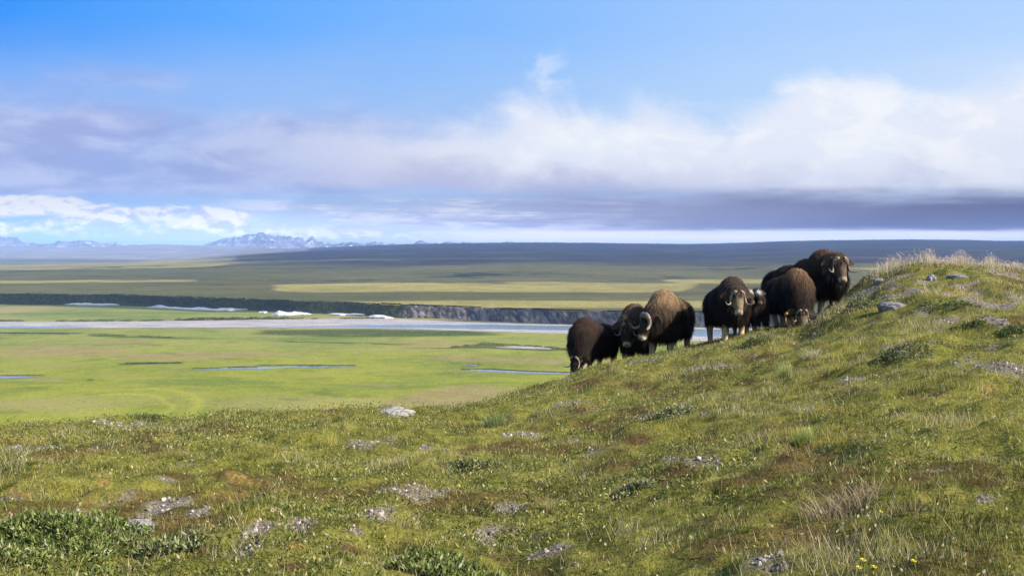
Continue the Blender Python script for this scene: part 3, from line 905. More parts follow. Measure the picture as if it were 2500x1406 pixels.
bs.inputs['Specular IOR Level'].default_value = 0
tr_ = nt.nodes.new('ShaderNodeBsdfTransparent')          # lets part of the sunlight through, to soften the deck's shade
mx_ = nt.nodes.new('ShaderNodeMixShader')
mx_.inputs[0].default_value = 0.52
nt.links.new(bs.outputs[0], mx_.inputs[1])
nt.links.new(tr_.outputs[0], mx_.inputs[2])
nt.links.new(mx_.outputs[0], nt.nodes['Material Output'].inputs['Surface'])
shade_clouds = mesh_np('shade_clouds', np.concatenate([Vl, Vh]), [fk[:, ::-1], fk + nV, np.stack([rim[:, 0], rim[:, 1], rim[:, 1] + nV, rim[:, 0] + nV], 1)], m_cl)
tag(shade_clouds, 'unseen cloud deck cut to shape to shade the plain', 'shade_clouds', kind='stuff')

# ------------------------------------------------------------------ haze
m_hz = bpy.data.materials.new('haze')
m_hz.use_nodes = True
nt = m_hz.node_tree
nt.nodes.clear()
o_ = nt.nodes.new('ShaderNodeOutputMaterial')
pv = nt.nodes.new('ShaderNodeVolumePrincipled')
pv.inputs['Color'].default_value = (0.36, 0.55, 1.0, 1)
pv.inputs['Density'].default_value = 1.0e-4
pv.inputs['Anisotropy'].default_value = 0.0
nt.links.new(pv.outputs[0], o_.inputs['Volume'])
hb = np.array([[x, y, z] for x in (-23000, 23000) for y in (-20500, 24500) for z in (-50, 205)], float)
haze = mesh_np('haze', hb, np.array([[0, 1, 3, 2], [4, 6, 7, 5], [0, 4, 5, 1], [2, 3, 7, 6], [0, 2, 6, 4], [1, 5, 7, 3]]), m_hz, smooth=False)
tag(haze, 'thin blue haze over the distant land', 'haze', kind='stuff')

# ------------------------------------------------------------------ musk oxen
def attr_mat(name, rough=0.8, spec=0.2, transl=0.0, sheen=0.0, nscale=None):
    m, nt, bs = new_mat(name)
    a = attr(nt, 'col')
    src = a.outputs['Color']
    if nscale:
        gx, gy, gz = geo_xyz(nt)
        nn = noise(nt, vec(nt, gx, gy, gz), nscale, 4, 0.6)
        n = nt.nodes.new('ShaderNodeMix'); n.data_type = 'RGBA'; n.blend_type = 'MULTIPLY'; n.inputs[0].default_value = 1
        nt.links.new(src, n.inputs[6])
        nt.links.new(ramp(nt, nn, [(0.3, (0.55, 0.55, 0.55)), (0.7, (1.4, 1.4, 1.4))]), n.inputs[7])
        src = n.outputs[2]
    nt.links.new(src, bs.inputs['Base Color'])
    bs.inputs['Roughness'].default_value = rough
    bs.inputs['Specular IOR Level'].default_value = spec
    if transl:
        t = nt.nodes.new('ShaderNodeBsdfTranslucent')
        nt.links.new(src, t.inputs['Color'])
        x = nt.nodes.new('ShaderNodeMixShader')
        x.inputs[0].default_value = transl
        nt.links.new(bs.outputs[0], x.inputs[1]); nt.links.new(t.outputs[0], x.inputs[2])
        nt.links.new(x.outputs[0], nt.nodes['Material Output'].inputs['Surface'])
    return m


M_skin = attr_mat('ox_hide', 0.9, 0.1, 0, 0, 30)
M_fur = attr_mat('ox_fur', 0.7, 0.12, 0.08)
M_horn = attr_mat('horn', 0.5, 0.4, 0, 0, 60)
m_dark, nt, bs = new_mat('eye_dark')
bs.inputs['Base Color'].default_value = (0.008, 0.006, 0.005, 1)
bs.inputs['Roughness'].default_value = 0.15
m_hoof, nt, bs = new_mat('hoof_horn')
bs.inputs['Base Color'].default_value = (0.03, 0.022, 0.016, 1)
bs.inputs['Roughness'].default_value = 0.6
m_tag, nt, bs = new_mat('yellow_plastic')
bs.inputs['Base Color'].default_value = (0.75, 0.42, 0.01, 1)
bs.inputs['Roughness'].default_value = 0.4


def bm_ell(bm, c, r, R=None, sub=2):
    M = Matrix.Translation(c) @ ((R.to_4x4()) if R else Matrix.Identity(4)) @ Matrix.Diagonal((r[0], r[1], r[2], 1))
    bmesh.ops.create_icosphere(bm, subdivisions=sub, radius=1, matrix=M)


def bm_cap(bm, p0, r0, p1, r1):
    p0, p1 = Vector(p0), Vector(p1)
    n = max(3, int((p1 - p0).length / (0.3 * min(r0, r1))))
    for i in range(n + 1):
        f = i / n
        r = r0 + (r1 - r0) * f
        bm_ell(bm, p0.lerp(p1, f), (r, r, r), sub=2)


def remeshed(bm, voxel, smooth=6):
    """one continuous skin over overlapping volumes"""
    me = bpy.data.meshes.new('tmp'); bm.to_mesh(me); bm.free()
    ob = bpy.data.objects.new('tmp', me); C.objects.link(ob)
    md = ob.modifiers.new('r', 'REMESH'); md.mode = 'VOXEL'; md.voxel_size = voxel
    ms = ob.modifiers.new('s', 'SMOOTH'); ms.factor = 0.5; ms.iterations = smooth
    bpy.context.view_layer.update()
    dg = bpy.context.evaluated_depsgraph_get()
    out = bpy.data.meshes.new_from_object(ob.evaluated_get(dg))
    bpy.data.objects.remove(ob); bpy.data.meshes.remove(me)
    n = len(out.vertices)
    V = np.zeros(n * 3, np.float32); out.vertices.foreach_get('co', V)
    out.calc_loop_triangles()
    T = np.zeros(len(out.loop_triangles) * 3, np.int32); out.loop_triangles.foreach_get('vertices', T)
    bpy.data.meshes.remove(out)
    return V.reshape(-1, 3).astype(float), T.reshape(-1, 3)


def catmull(P, n):
    P = np.array(P, float)
    Q = np.vstack([2 * P[0] - P[1], P, 2 * P[-1] - P[-2]])
    out = []
    for k in range(n):
        f = k / (n - 1) * (len(P) - 1)
        i = min(int(f), len(P) - 2); t = f - i
        a, b, c, d = Q[i], Q[i + 1], Q[i + 2], Q[i + 3]
        out.append(0.5 * (2 * b + (c - a) * t + (2 * a - 5 * b + 4 * c - d) * t * t + (3 * b - a - 3 * c + d) * t ** 3))
    return np.array(out)


def tube(path, rad, seg=10, flat=None, fdir=None):
    """verts and quads of a tapering tube; flat squeezes it along fdir"""
    n = len(path)
    V, ref = [], np.array([0.31, 0.2, 0.93])
    for i in range(n):
        t = path[min(i + 1, n - 1)] - path[max(i - 1, 0)]
        t = t / (np.linalg.norm(t) + 1e-9)
        a = np.cross(t, ref); a /= np.linalg.norm(a) + 1e-9
        b = np.cross(t, a)
        for k in range(seg):
            an = 2 * math.pi * k / seg
            o = (a * math.cos(an) + b * math.sin(an)) * rad[i]
            if fdir is not None:
                o = o - fdir * np.dot(o, fdir) * flat[i]
            V.append(path[i] + o)
    Fq = []
    for i in range(n - 1):
        for k in range(seg):
            k2 = (k + 1) % seg
            Fq.append([i * seg + k, i * seg + k2, (i + 1) * seg + k2, (i + 1) * seg + k])
    V += [path[0], path[-1]]
    tri = [[len(V) - 2, (k + 1) % seg, k] for k in range(seg)] + [[len(V) - 1, (n - 1) * seg + k, (n - 1) * seg + (k + 1) % seg] for k in range(seg)]
    return np.array(V), [np.array(Fq), np.array(tri)]


def ell_part(name, parent, c, r, axes, mat, sub=2):
    """a small ellipsoid whose axes are the columns of axes (root space)"""
    bm = bmesh.new()
    bmesh.ops.create_icosphere(bm, subdivisions=sub, radius=1)
    V = np.array([v.co[:] for v in bm.verts]); T = np.array([[v.index for v in f.verts] for f in bm.faces]); bm.free()
    V = (V * np.array(r)) @ np.array(axes) + np.array(c)
    return mesh_np(name, V, T, mat, parent=parent)


def project(p):
    x, y, z = p
    yc = y * CP - z * SP
    zc_ = y * SP + z * CP
    return CX + F * x / yc, CY - F * zc_ / yc


def musk_ox(label, X, depth, heading, scale, kind='cow', head=(0.98, 2050, 650), head_turn=0.0, head_pitch=-62, hump=(0.075, 0.050, 0.032), face=(0.045, 0.032, 0.022),
            seed=1, eartag=False, sink=0.0, nfur=17000, horn_col=(0.40, 0.31, 0.21), horn_k=1.0, crown=0):
    rng = np.random.default_rng(seed)
    calf = kind == 'calf'
    root = bpy.data.objects.new('musk_ox_calf' if calf else 'musk_ox', None)
    C.objects.link(root)
    tag(root, label, 'musk ox calf' if calf else 'musk ox', 'musk oxen standing along the crest of the hill')
    x0 = (X - CX) / F * depth
    z0 = float(H(x0, depth)) - sink
    h = np.array(heading, float); h /= np.linalg.norm(h)
    yaw = math.atan2(h[1], h[0])
    root.location = (x0, depth, z0)
    root.rotation_euler = (0, 0, yaw)
    root.scale = (scale,) * 3
    root.empty_display_size = 0.3
    cy_, sy2 = math.cos(yaw), math.sin(yaw)

    def gz_(xl, yl):
        wx_, wy_ = x0 + scale * (cy_ * xl - sy2 * yl), depth + scale * (sy2 * xl + cy_ * yl)
        return (float(H(wx_, wy_)) - sink - z0) / scale
    fx_, rx_ = (0.42, -0.70) if not calf else (0.26, -0.30)
    yl = 0.19 if not calf else 0.11
    zf_ = 0.5 * (gz_(fx_, yl) + gz_(fx_, -yl)); zr_ = 0.5 * (gz_(rx_, yl) + gz_(rx_, -yl))
    slope = 0.55 * np.clip((zf_ - zr_) / (fx_ - rx_), -0.3, 0.3); off = 0.5 * (zf_ + zr_) - slope * 0.5 * (fx_ + rx_)
    sh = lambda p: (p[0], p[1], p[2] + off + slope * p[0])
    bm = bmesh.new()
    # the head sits head[0] ahead of the feet's centre, on the sight line through (head[1], head[2])
    uu, tt = ut(head[1], head[2])
    dh = depth + h[1] * head[0] * scale
    for _ in range(3):
        wxh = uu * dh - x0
        ahead = (wxh * cy_ + (dh - depth) * sy2) / scale
        dh += (head[0] - ahead) * scale * h[1] * 0.8
    wxh = float(uu * dh - x0); wyh = float(dh - depth)
    hc = np.array([(wxh * cy_ + wyh * sy2) / scale, (-wxh * sy2 + wyh * cy_) / scale, float(tt * dh - z0) / scale])
    p, q = math.radians(head_pitch), math.radians(head_turn)
    m_ = np.array([math.cos(p) * math.cos(q), math.cos(p) * math.sin(q), math.sin(p)])
    n_ = np.array([-math.sin(p) * math.cos(q), -math.sin(p) * math.sin(q), math.cos(p)])
    s_ = np.cross(m_, n_)                                        # towards the animal's right
    hs = 1.0 if not calf else 0.62
    hp = lambda s, m, n: hc + hs * (s_ * s + m_ * m + n_ * n)
    Rm = Matrix((s_, m_, n_)).transposed().to_3x3()
    if not calf:
        for c, r in (((-0.80, 0, 0.80), (0.31, 0.33, 0.36)), ((-0.45, 0, 0.83), (0.45, 0.39, 0.39)), ((0.02, 0, 0.88), (0.46, 0.40, 0.41)), ((0.33, 0, 1.00), (0.37, 0.31, 0.42)),
                     ((-0.35, 0, 0.64), (0.62, 0.37, 0.24)), ((0.35, 0, 0.66), (0.40, 0.33, 0.28)), ((-0.82, 0, 0.64), (0.24, 0.30, 0.24)), ((0.55, 0, 0.78), (0.30, 0.29, 0.34))):
            bm_ell(bm, sh(c), r, sub=3)
        nb_ = hc - m_ * 0.06 - n_ * 0.10
        bm_cap(bm, sh((0.48, 0, 1.00)), 0.32, nb_, 0.21)
        bm_cap(bm, sh((0.50, 0, 0.70)), 0.27, hc - n_ * 0.16 + m_ * 0.08, 0.16)
        for sg in (1, -1):
            for (lx, zz_) in ((fx_, 1), (rx_, 0)):
                g = gz_(lx, sg * yl)
                st = rng.uniform(-0.06, 0.06)
                hip = sh((lx, sg * yl * 0.9, 0.62))
                if zz_:
                    k1_ = (lx + st * 0.4, sg * yl, g + 0.36)
                    ft = (lx + st, sg * yl, g + 0.07)
                    bm_cap(bm, hip, 0.14, k1_, 0.088); bm_cap(bm, k1_, 0.082, ft, 0.066)
                    bm_ell(bm, (ft[0] + 0.02, ft[1], g + 0.05), (0.085, 0.075, 0.05))
                else:
                    k1_ = (lx - 0.10, sg * yl, g + 0.38)
                    ft = (lx - 0.03 + st, sg * yl, g + 0.07)
                    bm_cap(bm, hip, 0.16, k1_, 0.085); bm_cap(bm, k1_, 0.080, ft, 0.064)
                    bm_ell(bm, (ft[0] + 0.02, ft[1], g + 0.05), (0.08, 0.07, 0.05))
    else:
        for c, r in (((-0.30, 0, 0.54), (0.22, 0.17, 0.19)), ((0.0, 0, 0.55), (0.30, 0.18, 0.20)), ((0.24, 0, 0.58), (0.20, 0.17, 0.20)), ((0.0, 0, 0.44), (0.32, 0.16, 0.14))):
            bm_ell(bm, sh(c), r, sub=3)
        bm_cap(bm, sh((0.28, 0, 0.60)), 0.16, hc - m_ * 0.03 - n_ * 0.05, 0.11)
        for sg in (1, -1):
            for lx in (fx_, rx_):
                g = gz_(lx, sg * yl)
                bm_cap(bm, sh((lx, sg * yl, 0.46)), 0.08, (lx, sg * yl, g + 0.20), 0.05); bm_cap(bm, (lx, sg * yl, g + 0.20), 0.045, (lx, sg * yl, g + 0.05), 0.042)
                bm_ell(bm, (lx + 0.01, sg * yl, g + 0.035), (0.055, 0.05, 0.035))
    bm_ell(bm, hp(0, -0.03, -0.03), [hs * v for v in (0.150, 0.17, 0.15)], Rm)
    for f in np.linspace(0, 1, 7):
        bm_ell(bm, hp(0, 0.06 + 0.27 * f, 0.015 - 0.02 * f), [hs * v for v in (0.128 - 0.036 * f, 0.10, 0.115 - 0.03 * f)], Rm)
        bm_ell(bm, hp(0, 0.08 + 0.24 * f, -0.085 + 0.02 * f), [hs * v for v in (0.085 - 0.02 * f, 0.08, 0.08 - 0.015 * f)], Rm)
    bm_ell(bm, hp(0, 0.375, -0.015), [hs * v for v in (0.100, 0.062, 0.082)], Rm)
    V, T = remeshed(bm, 0.028 if not calf else 0.02)
    # colours of the hide
    rel = (V - hc) / hs
    hsn, hm, hn = rel @ s_, rel @ m_, rel @ n_
    zl = V[:, 2] - (off + slope * V[:, 0])
    ishead = (hm > -0.16) & (hn > -0.13) & (np.abs(hsn) < 0.26) & (np.linalg.norm(rel, axis=1) < 0.55)
    isface = ishead & (hm > 0.02)
    hgt = 1.42 if not calf else 0.80
    colr = np.outer(np.ones(len(V)), (0.009, 0.006, 0.0048)) if not calf else np.outer(np.ones(len(V)), (0.014, 0.011, 0.010))
    tp = sstep(zl, hgt * 0.70, hgt)[:, None]
    colr = colr * (1 - tp * 0.8) + np.array(hump) * tp * 0.8  # paler top: bleached hair, with the sunlit back painted in
    legc = np.array((0.40, 0.31, 0.19)) if not calf else np.array((0.26, 0.18, 0.10))
    lw = ((1 - sstep(zl, 0.30 * hgt / 1.42, 0.42 * hgt / 1.42)) * (~ishead))[:, None]
    colr = colr * (1 - lw) + legc * lw
    fw = sstep(hm, 0.02, 0.12)[:, None] * ishead[:, None]
    colr = colr * (1 - fw) + np.array(face) * fw
    mw = (sstep(hm, 0.30, 0.36) * ishead)[:, None]
    colr = colr * (1 - mw) + np.array((0.34, 0.28, 0.20) if not calf else (0.10, 0.08, 0.065)) * mw
    nw = (np.exp(-((hsn / 0.055) ** 2 + ((hn - 0.035) / 0.03) ** 2)) * (hm > 0.36) * ishead)[:, None]
    colr = colr * (1 - nw) + np.array((0.03, 0.022, 0.02)) * nw
    if calf:
        ww = (np.exp(-(hsn / 0.06) ** 2 - ((hm - 0.02) / 0.07) ** 2) * (hn > 0.05) * ishead)[:, None]
        colr = colr * (1 - ww) + np.array((0.36, 0.35, 0.36)) * ww
    body = mesh_np('body', V, T, M_skin, colr, parent=root)
    # coat of hanging guard hair
    A, B, D_ = V[T[:, 0]], V[T[:, 1]], V[T[:, 2]]
    nr = np.cross(B - A, D_ - A); ar = np.linalg.norm(nr, axis=1) + 1e-12; nr /= ar[:, None]
    tri = rng.choice(len(T), nfur * 2, p=ar / ar.sum())
    r1, r2 = rng.random(len(tri)), rng.random(len(tri))
    fl = r1 + r2 > 1; r1[fl], r2[fl] = 1 - r1[fl], 1 - r2[fl]
    P = A[tri] + (B - A)[tri] * r1[:, None] + (D_ - A)[tri] * r2[:, None]
    Nn = nr[tri]
    zl = P[:, 2] - (off + slope * P[:, 0])
    rel = (P - hc) / hs
    hsn, hm, hn = rel @ s_, rel @ m_, rel @ n_
    face_z = (hm > (0.0 if not calf else 0.16)) & (hn > -0.10) & (np.abs(hsn) < 0.24) & (np.linalg.norm(rel, axis=1) < 0.58)
    boss_z = (np.abs(hsn) < 0.2) & (hm > -0.11) & (hm < 0.02) & (hn > 0.05) if kind == 'bull' else np.zeros(len(P), bool)
    ok = (zl > 0.46 * hgt / 1.42) & ~face_z & ~boss_z
    near_head = np.linalg.norm(rel, axis=1) < 0.34
    ok &= ~(near_head & (rng.random(len(P)) < 0.35))
    P, Nn, zl, near_head = P[ok][:nfur], Nn[ok][:nfur], zl[ok][:nfur], near_head[ok][:nfur]
    n = len(P)
    zr = zl / hgt
    g = np.tile(np.array([-0.28, 0, -1.0]), (n, 1)) + rng.normal(0, 0.18, (n, 3))
    fwd = sstep(P[:, 0] / hgt, 0.30, 0.5)
    g[:, 0] += fwd * 0.25
    tdir = g - (g * Nn).sum(1)[:, None] * Nn
    tdir /= np.linalg.norm(tdir, axis=1)[:, None] + 1e-9
    lift = (0.30 * near_head if crown else 0) + 0.16 + 0.20 * rng.random(n) + 0.18 * sstep(zr, 0.85, 1.0)
    d0 = tdir + Nn * lift[:, None]
    d0 /= np.linalg.norm(d0, axis=1)[:, None]
    L = (0.12 + 0.11 * rng.random(n) + 0.03 * (1 - sstep(zr, 0.35, 0.65)) + 0.05 * fwd) * (1.0 if not calf else 0.42)
    L[near_head] *= 0.85 if crown else (0.32 if head_pitch < -73 else 0.62)
    L *= np.where(zr > 0.8, 0.8, 1.0)
    kf = 0.3 if calf else 1.0
    P1 = P + d0 * (L * 0.5)[:, None] - Nn * 0.012 * kf * (0 if calf else 1)
    d1 = d0 * 0.6 + np.array([0, 0, -0.75]) + rng.normal(0, 0.12, (n, 3))
    d1 /= np.linalg.norm(d1, axis=1)[:, None]
    P2 = P1 + d1 * (L * 0.5)[:, None]
    wdir = np.cross(d0, Nn + rng.normal(0, 0.22, (n, 3))); wdir /= np.linalg.norm(wdir, axis=1)[:, None] + 1e-9
    wd = (0.0028 + 0.0038 * rng.random(n)) * (1 if not calf else 0.7)
    P0 = P - Nn * 0.02 * kf
    FV = np.stack([P0 - wdir * wd[:, None], P0 + wdir * wd[:, None], P1 + wdir * wd[:, None] * 0.8, P1 - wdir * wd[:, None] * 0.8, P2], 1).reshape(-1, 3)
    b = np.arange(n) * 5
    quads = np.stack([b, b + 1, b + 2, b + 3], 1); tris = np.stack([b + 3, b + 2, b + 4], 1)
    clump = fbm(P[:, 0] * 5 + P[:, 1] * 3, P[:, 2] * 2.5, 3, seed)
    up = np.clip(sstep(zr, 0.66, 1.0) * (0.35 + 0.65 * sstep(P[:, 0] / hgt, -0.5, 0.2)) + (clump - 0.5) * 0.7 * sstep(zr, 0.4, 0.8), 0, 1.15)  # rise to the hump colour: bleached fur plus painted sunlight
    dk = np.array((0.0105, 0.0066, 0.0050)) if not calf else np.array((0.014, 0.011, 0.010))
    fc = dk + (np.array(hump) - dk) * up[:, None]
    fc = fc * (0.82 + 0.36 * rng.random(n))[:, None]
    if kind == 'cow':
        fh = near_head & (rng.random(n) < 0.5)
        fc[fh] = np.array((0.16, 0.12, 0.08)) * (0.5 + 0.8 * rng.random(fh.sum()))[:, None]
    if calf:
        rl = (P - hc) / hs
        fw_ = np.exp(-((rl @ s_) / 0.075) ** 2 - (((rl @ m_) - 0.0) / 0.085) ** 2) * ((rl @ n_) > 0.03)
        fc = fc * (1 - fw_[:, None]) + np.array((0.75, 0.73, 0.72)) * fw_[:, None]
    fcol = np.repeat(fc[:, None, :], 5, 1)
    fcol[:, 4] *= 1.2
    mesh_np('fur', FV, [quads, tris], M_fur, fcol.reshape(-1, 3), parent=root)
    # horns
    if not calf:
        bull = kind == 'bull'
        bw = 1.0 if bull else 0.66
        for sg in (1, -1):
            pts = [(0.010, -0.065, 0.112), (0.070, -0.075, 0.110), (0.128, -0.040, 0.072), (0.160, 0.04, 0.020), (0.172, 0.125, 0.010), (0.196, 0.195, 0.040), (0.245, 0.230, 0.095), (0.295, 0.222, 0.125), (0.326, 0.158, 0.140)]
            if not bull:
                pts[0] = (0.062, -0.05, 0.095)
            path = catmull(pts, 34)
            ff = np.linspace(0, 1, 34)
            rad = np.interp(ff, [0, 0.10, 0.22, 0.36, 0.52, 0.68, 0.85, 0.95, 1.0], np.array([0.062, 0.074, 0.062, 0.046, 0.036, 0.028, 0.018, 0.010, 0.003])) * (1.0 if bull else 0.52)
            Wp = np.array([hp(-sg * a * horn_k, b_ * horn_k, c_ * horn_k ** 0.5) for a, b_, c_ in path])
            HV, HF = tube(Wp, rad * hs * horn_k, 12, np.interp(ff, [0, 0.3, 0.5], [0.42, 0.25, 0]), n_)
            hcx = np.interp(np.repeat(ff, 12), [0, 0.3, 0.7, 0.93, 1], [0.62, 0.85, 1.0, 0.75, 0.28])
            hcx = np.concatenate([hcx, [0.62, 0.28]])[:, None] * np.array(horn_col) * 0.62
            ring = 1 - 0.25 * (np.sin(np.concatenate([np.repeat(ff, 12), [0, 1]]) * 90) > 0.3) * (np.concatenate([np.repeat(ff, 12), [0, 1]]) < 0.4)
            mesh_np('horn', HV, HF, M_horn, hcx * ring[:, None], parent=root)
    # ears, eyes, nostrils, hooves
    for sg in (1, -1):
        ec = hp(sg * (0.255 if not calf else 0.19), -0.07 if calf else -0.04, -0.06)
        ea = np.array([s_ * sg * 0.85 - n_ * 0.35 + m_ * 0.3, m_, n_])
        ea[0] /= np.linalg.norm(ea[0]); ea[1] = np.cross(n_, ea[0]); ea[1] /= np.linalg.norm(ea[1]); ea[2] = np.cross(ea[0], ea[1])
        bm = bmesh.new()
        bmesh.ops.create_icosphere(bm, subdivisions=3, radius=1)
        EV = np.array([v.co[:] for v in bm.verts]); ET = np.array([[v.index for v in f.verts] for f in bm.faces]); bm.free()
        cup = np.where(EV[:, 2] > 0, EV[:, 2] * -0.25, EV[:, 2])
        EV = np.stack([EV[:, 0] * 0.115, EV[:, 1] * 0.065 * (1 - 0.35 * EV[:, 0]), cup * 0.04], 1) * hs
        ear = mesh_np('ear', EV @ ea + ec, ET, M_skin, np.tile(np.array((0.045, 0.03, 0.02)), (len(EV), 1)), parent=root)
        if eartag and sg == (1 if eartag > 0 else -1):
            bm = bmesh.new()
            bmesh.ops.create_cube(bm, size=1)
            bmesh.ops.bevel(bm, geom=bm.edges[:], offset=0.12, segments=2, affect='EDGES')
            TV = np.array([v.co[:] for v in bm.verts]); TT = [np.array([[v.index for v in f.verts]]) for f in bm.faces]; bm.free()
            TV = np.stack([TV[:, 0] * 0.04 + 0.05, TV[:, 1] * 0.045, TV[:, 2] * 0.008 + 0.055], 1)
            mesh_np('ear_tag', TV @ ea + ec, TT, m_tag, parent=ear, smooth=False)
        ell_part('eye', root, hp(sg * 0.118, 0.105, 0.050), [0.020 * hs] * 3, np.eye(3), m_dark)
        ell_part('nostril', root, hp(sg * 0.042, 0.425, 0.018), [0.020 * hs, 0.012 * hs, 0.014 * hs], np.array([s_, m_, n_]), m_dark, 1)
        for lx in (fx_, rx_):
            g = gz_(lx, sg * yl)
            k_ = 1 if not calf else 0.62
            ell_part('hoof', root, (lx + 0.02 * k_, sg * yl, g + 0.012), (0.085 * k_, 0.075 * k_, 0.035 * k_), np.eye(3), m_hoof, 2)
    # report where it lands in the picture
    Mw = np.array([[cy_, -sy2, 0], [sy2, cy_, 0], [0, 0, 1]]) * scale
    WV = V @ Mw.T + np.array([x0, depth, z0])
    PX = np.array([project(w) for w in WV[::7]])
    hpx = project(hc @ Mw.T + np.array([x0, depth, z0]))
    print('OX', label[:30], 'x %.0f-%.0f y %.0f-%.0f head %.0f,%.0f' % (PX[:, 0].min(), PX[:, 0].max(), PX[:, 1].min(), PX[:, 1].max(), hpx[0], hpx[1]))
    return root


musk_ox('big dark musk ox bull highest on the slope, head up with wide pale horn tips', 1977, 20.3, (0.66, -0.75), 0.96, 'cow', (0.92, 2050, 643), -34, -66, (0.085, 0.053, 0.034), (0.085, 0.062, 0.042), seed=1, horn_k=1.0, crown=1)
musk_ox('grazing musk ox with a yellow ear tag, muzzle in the grass', 1928, 19.6, (0.16, -0.98), 0.86, 'cow', (0.98, 1957, 766), -4, -76, (0.165, 0.10, 0.052), (0.13, 0.098, 0.066), seed=2, eartag=1, horn_k=0.8)
musk_ox('shaggy musk ox cow with a pale tan face, standing in front of the two calves', 1778, 19.3, (0.07, -1.0), 0.88, 'cow', (0.95, 1801, 723), -4, -70, (0.060, 0.040, 0.028), (0.17, 0.125, 0.08), seed=3, horn_k=0.92)
musk_ox('musk ox bull with a light brown mane and a heavy horn boss, head turned left', 1632, 20.0, (-0.42, -0.90), 0.98, 'bull', (0.98, 1580, 782), -40, -68, (0.29, 0.185, 0.10), (0.030, 0.022, 0.016), seed=4, horn_col=(0.30, 0.24, 0.17), horn_k=0.9, sink=0.08)
musk_ox('musk ox half hidden behind the light maned bull, head lowered', 1553, 20.5, (-0.22, -0.97), 0.93, 'cow', (0.95, 1531, 800), 4, -72, (0.11, 0.072, 0.048), (0.022, 0.016, 0.012), seed=5, horn_k=0.8, sink=0.13)
musk_ox('dark musk ox grazing lowest on the slope, leftmost of the herd', 1444, 20.2, (-0.55, -0.83), 0.83, 'cow', (0.93, 1407, 880), -20, -74, (0.055, 0.032, 0.023), (0.03, 0.022, 0.018), seed=6, horn_k=0.85)
musk_ox('musk ox calf looking past the pale faced cow, its muzzle behind her horn', 1824, 19.6, (0.20, -0.97), 1.0, 'calf', (0.42, 1829, 715), 0, -55, (0.09, 0.055, 0.035), (0.014, 0.011, 0.010), seed=7, nfur=6000)  # brown back: sunlight on a black calf put into its colour
musk_ox('black musk ox calf with a white forehead, beside the rump of the tagged ox', 1847, 19.6, (0.04, -0.99), 1.0, 'calf', (0.42, 1850, 716), 0, -55, (0.03, 0.02, 0.015), (0.012, 0.010, 0.009), seed=8, nfur=6000)

# ------------------------------------------------------------------ plants of the near hill
M_grass = attr_mat('grass_blades', 0.65, 0.15, 0.40)
M_leaf = attr_mat('willow_leaves', 0.65, 0.10, 0.32)
M_stone = attr_mat('stone', 0.9, 0.2, 0, 0, 60)


def blades(P, hgt, wid, lean, col, rng, name=None, two=False, tipk=1.25, bend=0.35):
    """one tapering blade per base point, as arrays"""
    n = len(P)
    an = rng.random(n) * 2 * math.pi
    side = np.stack([np.cos(an), np.sin(an), np.zeros(n)], 1)
    la = rng.random(n) * 2 * math.pi
    ld = np.stack([np.cos(la), np.sin(la), np.zeros(n)], 1) * (lean * hgt)[:, None]
    up = np.array([0, 0, 1.0]) * hgt[:, None]
    w = side * (wid * 0.5)[:, None]
    P = P - np.array([0, 0, 0.01])
    if not two:
        V = np.stack([P - w, P + w, P + up + ld], 1)
        cc = np.stack([col * 0.85, col * 0.85, col * tipk], 1)
        b = np.arange(n) * 3
        return V.reshape(-1, 3), [np.stack([b, b + 1, b + 2], 1)], cc.reshape(-1, 3)
    mid = P + up * 0.58 + ld * bend
    V = np.stack([P - w, P + w, mid + w * 0.75, mid - w * 0.75, P + up + ld], 1)
    cc = np.stack([col * 0.85, col * 0.85, col, col, col * tipk], 1)
    b = np.arange(n) * 5
    return V.reshape(-1, 3), [np.stack([b, b + 1, b + 2, b + 3], 1), np.stack([b + 3, b + 2, b + 4], 1)], cc.reshape(-1, 3)


def leaves(P, size, col, rng, up=0.75, narrow=0.36):
    """small pointed leaves, one folded pair of triangles each"""
    n = len(P)
    d = rng.normal(0, 1, (n, 3)); d[:, 2] = np.abs(d[:, 2]) * up + up * 0.6
    d /= np.linalg.norm(d, axis=1)[:, None]
    s = np.cross(d, rng.normal(0, 1, (n, 3))); s /= np.linalg.norm(s, axis=1)[:, None] + 1e-9
    nn = np.cross(d, s)
    L = size[:, None]
    V = np.stack([P, P + d * L * 0.5 + s * L * narrow * 0.5 + nn * L * 0.06, P + d * L, P + d * L * 0.5 - s * L * narrow * 0.5 + nn * L * 0.06], 1)
    b = np.arange(n) * 4
    return V.reshape(-1, 3), [np.stack([b, b + 1, b + 2], 1), np.stack([b, b + 2, b + 3], 1)], np.repeat(col[:, None, :], 4, 1).reshape(-1, 3)


def merge(parts):
    V, Fc, Cc, o = [], [], [], 0
    for v, f, c in parts:
        V.append(v); Cc.append(c); Fc += [q + o for q in f]; o += len(v)
    return np.concatenate(V), Fc, np.concatenate(Cc)


def scatter(n, y0=3.4, y1=22.5, um=0.74, rng=RNG):
    u = rng.uniform(-um, um, n); y = rng.uniform(y0, y1, n)
    D, _t = crest(u)
    ok = y < D + 1.6
    u, y = u[ok], y[ok]
    x = u * y
    return np.stack([x, y, H(x, y)], 1)


def pick(cols, w, n, rng):
    i = rng.choice(len(cols), n, p=np.array(w) / np.sum(w))
    return np.array(cols)[i]


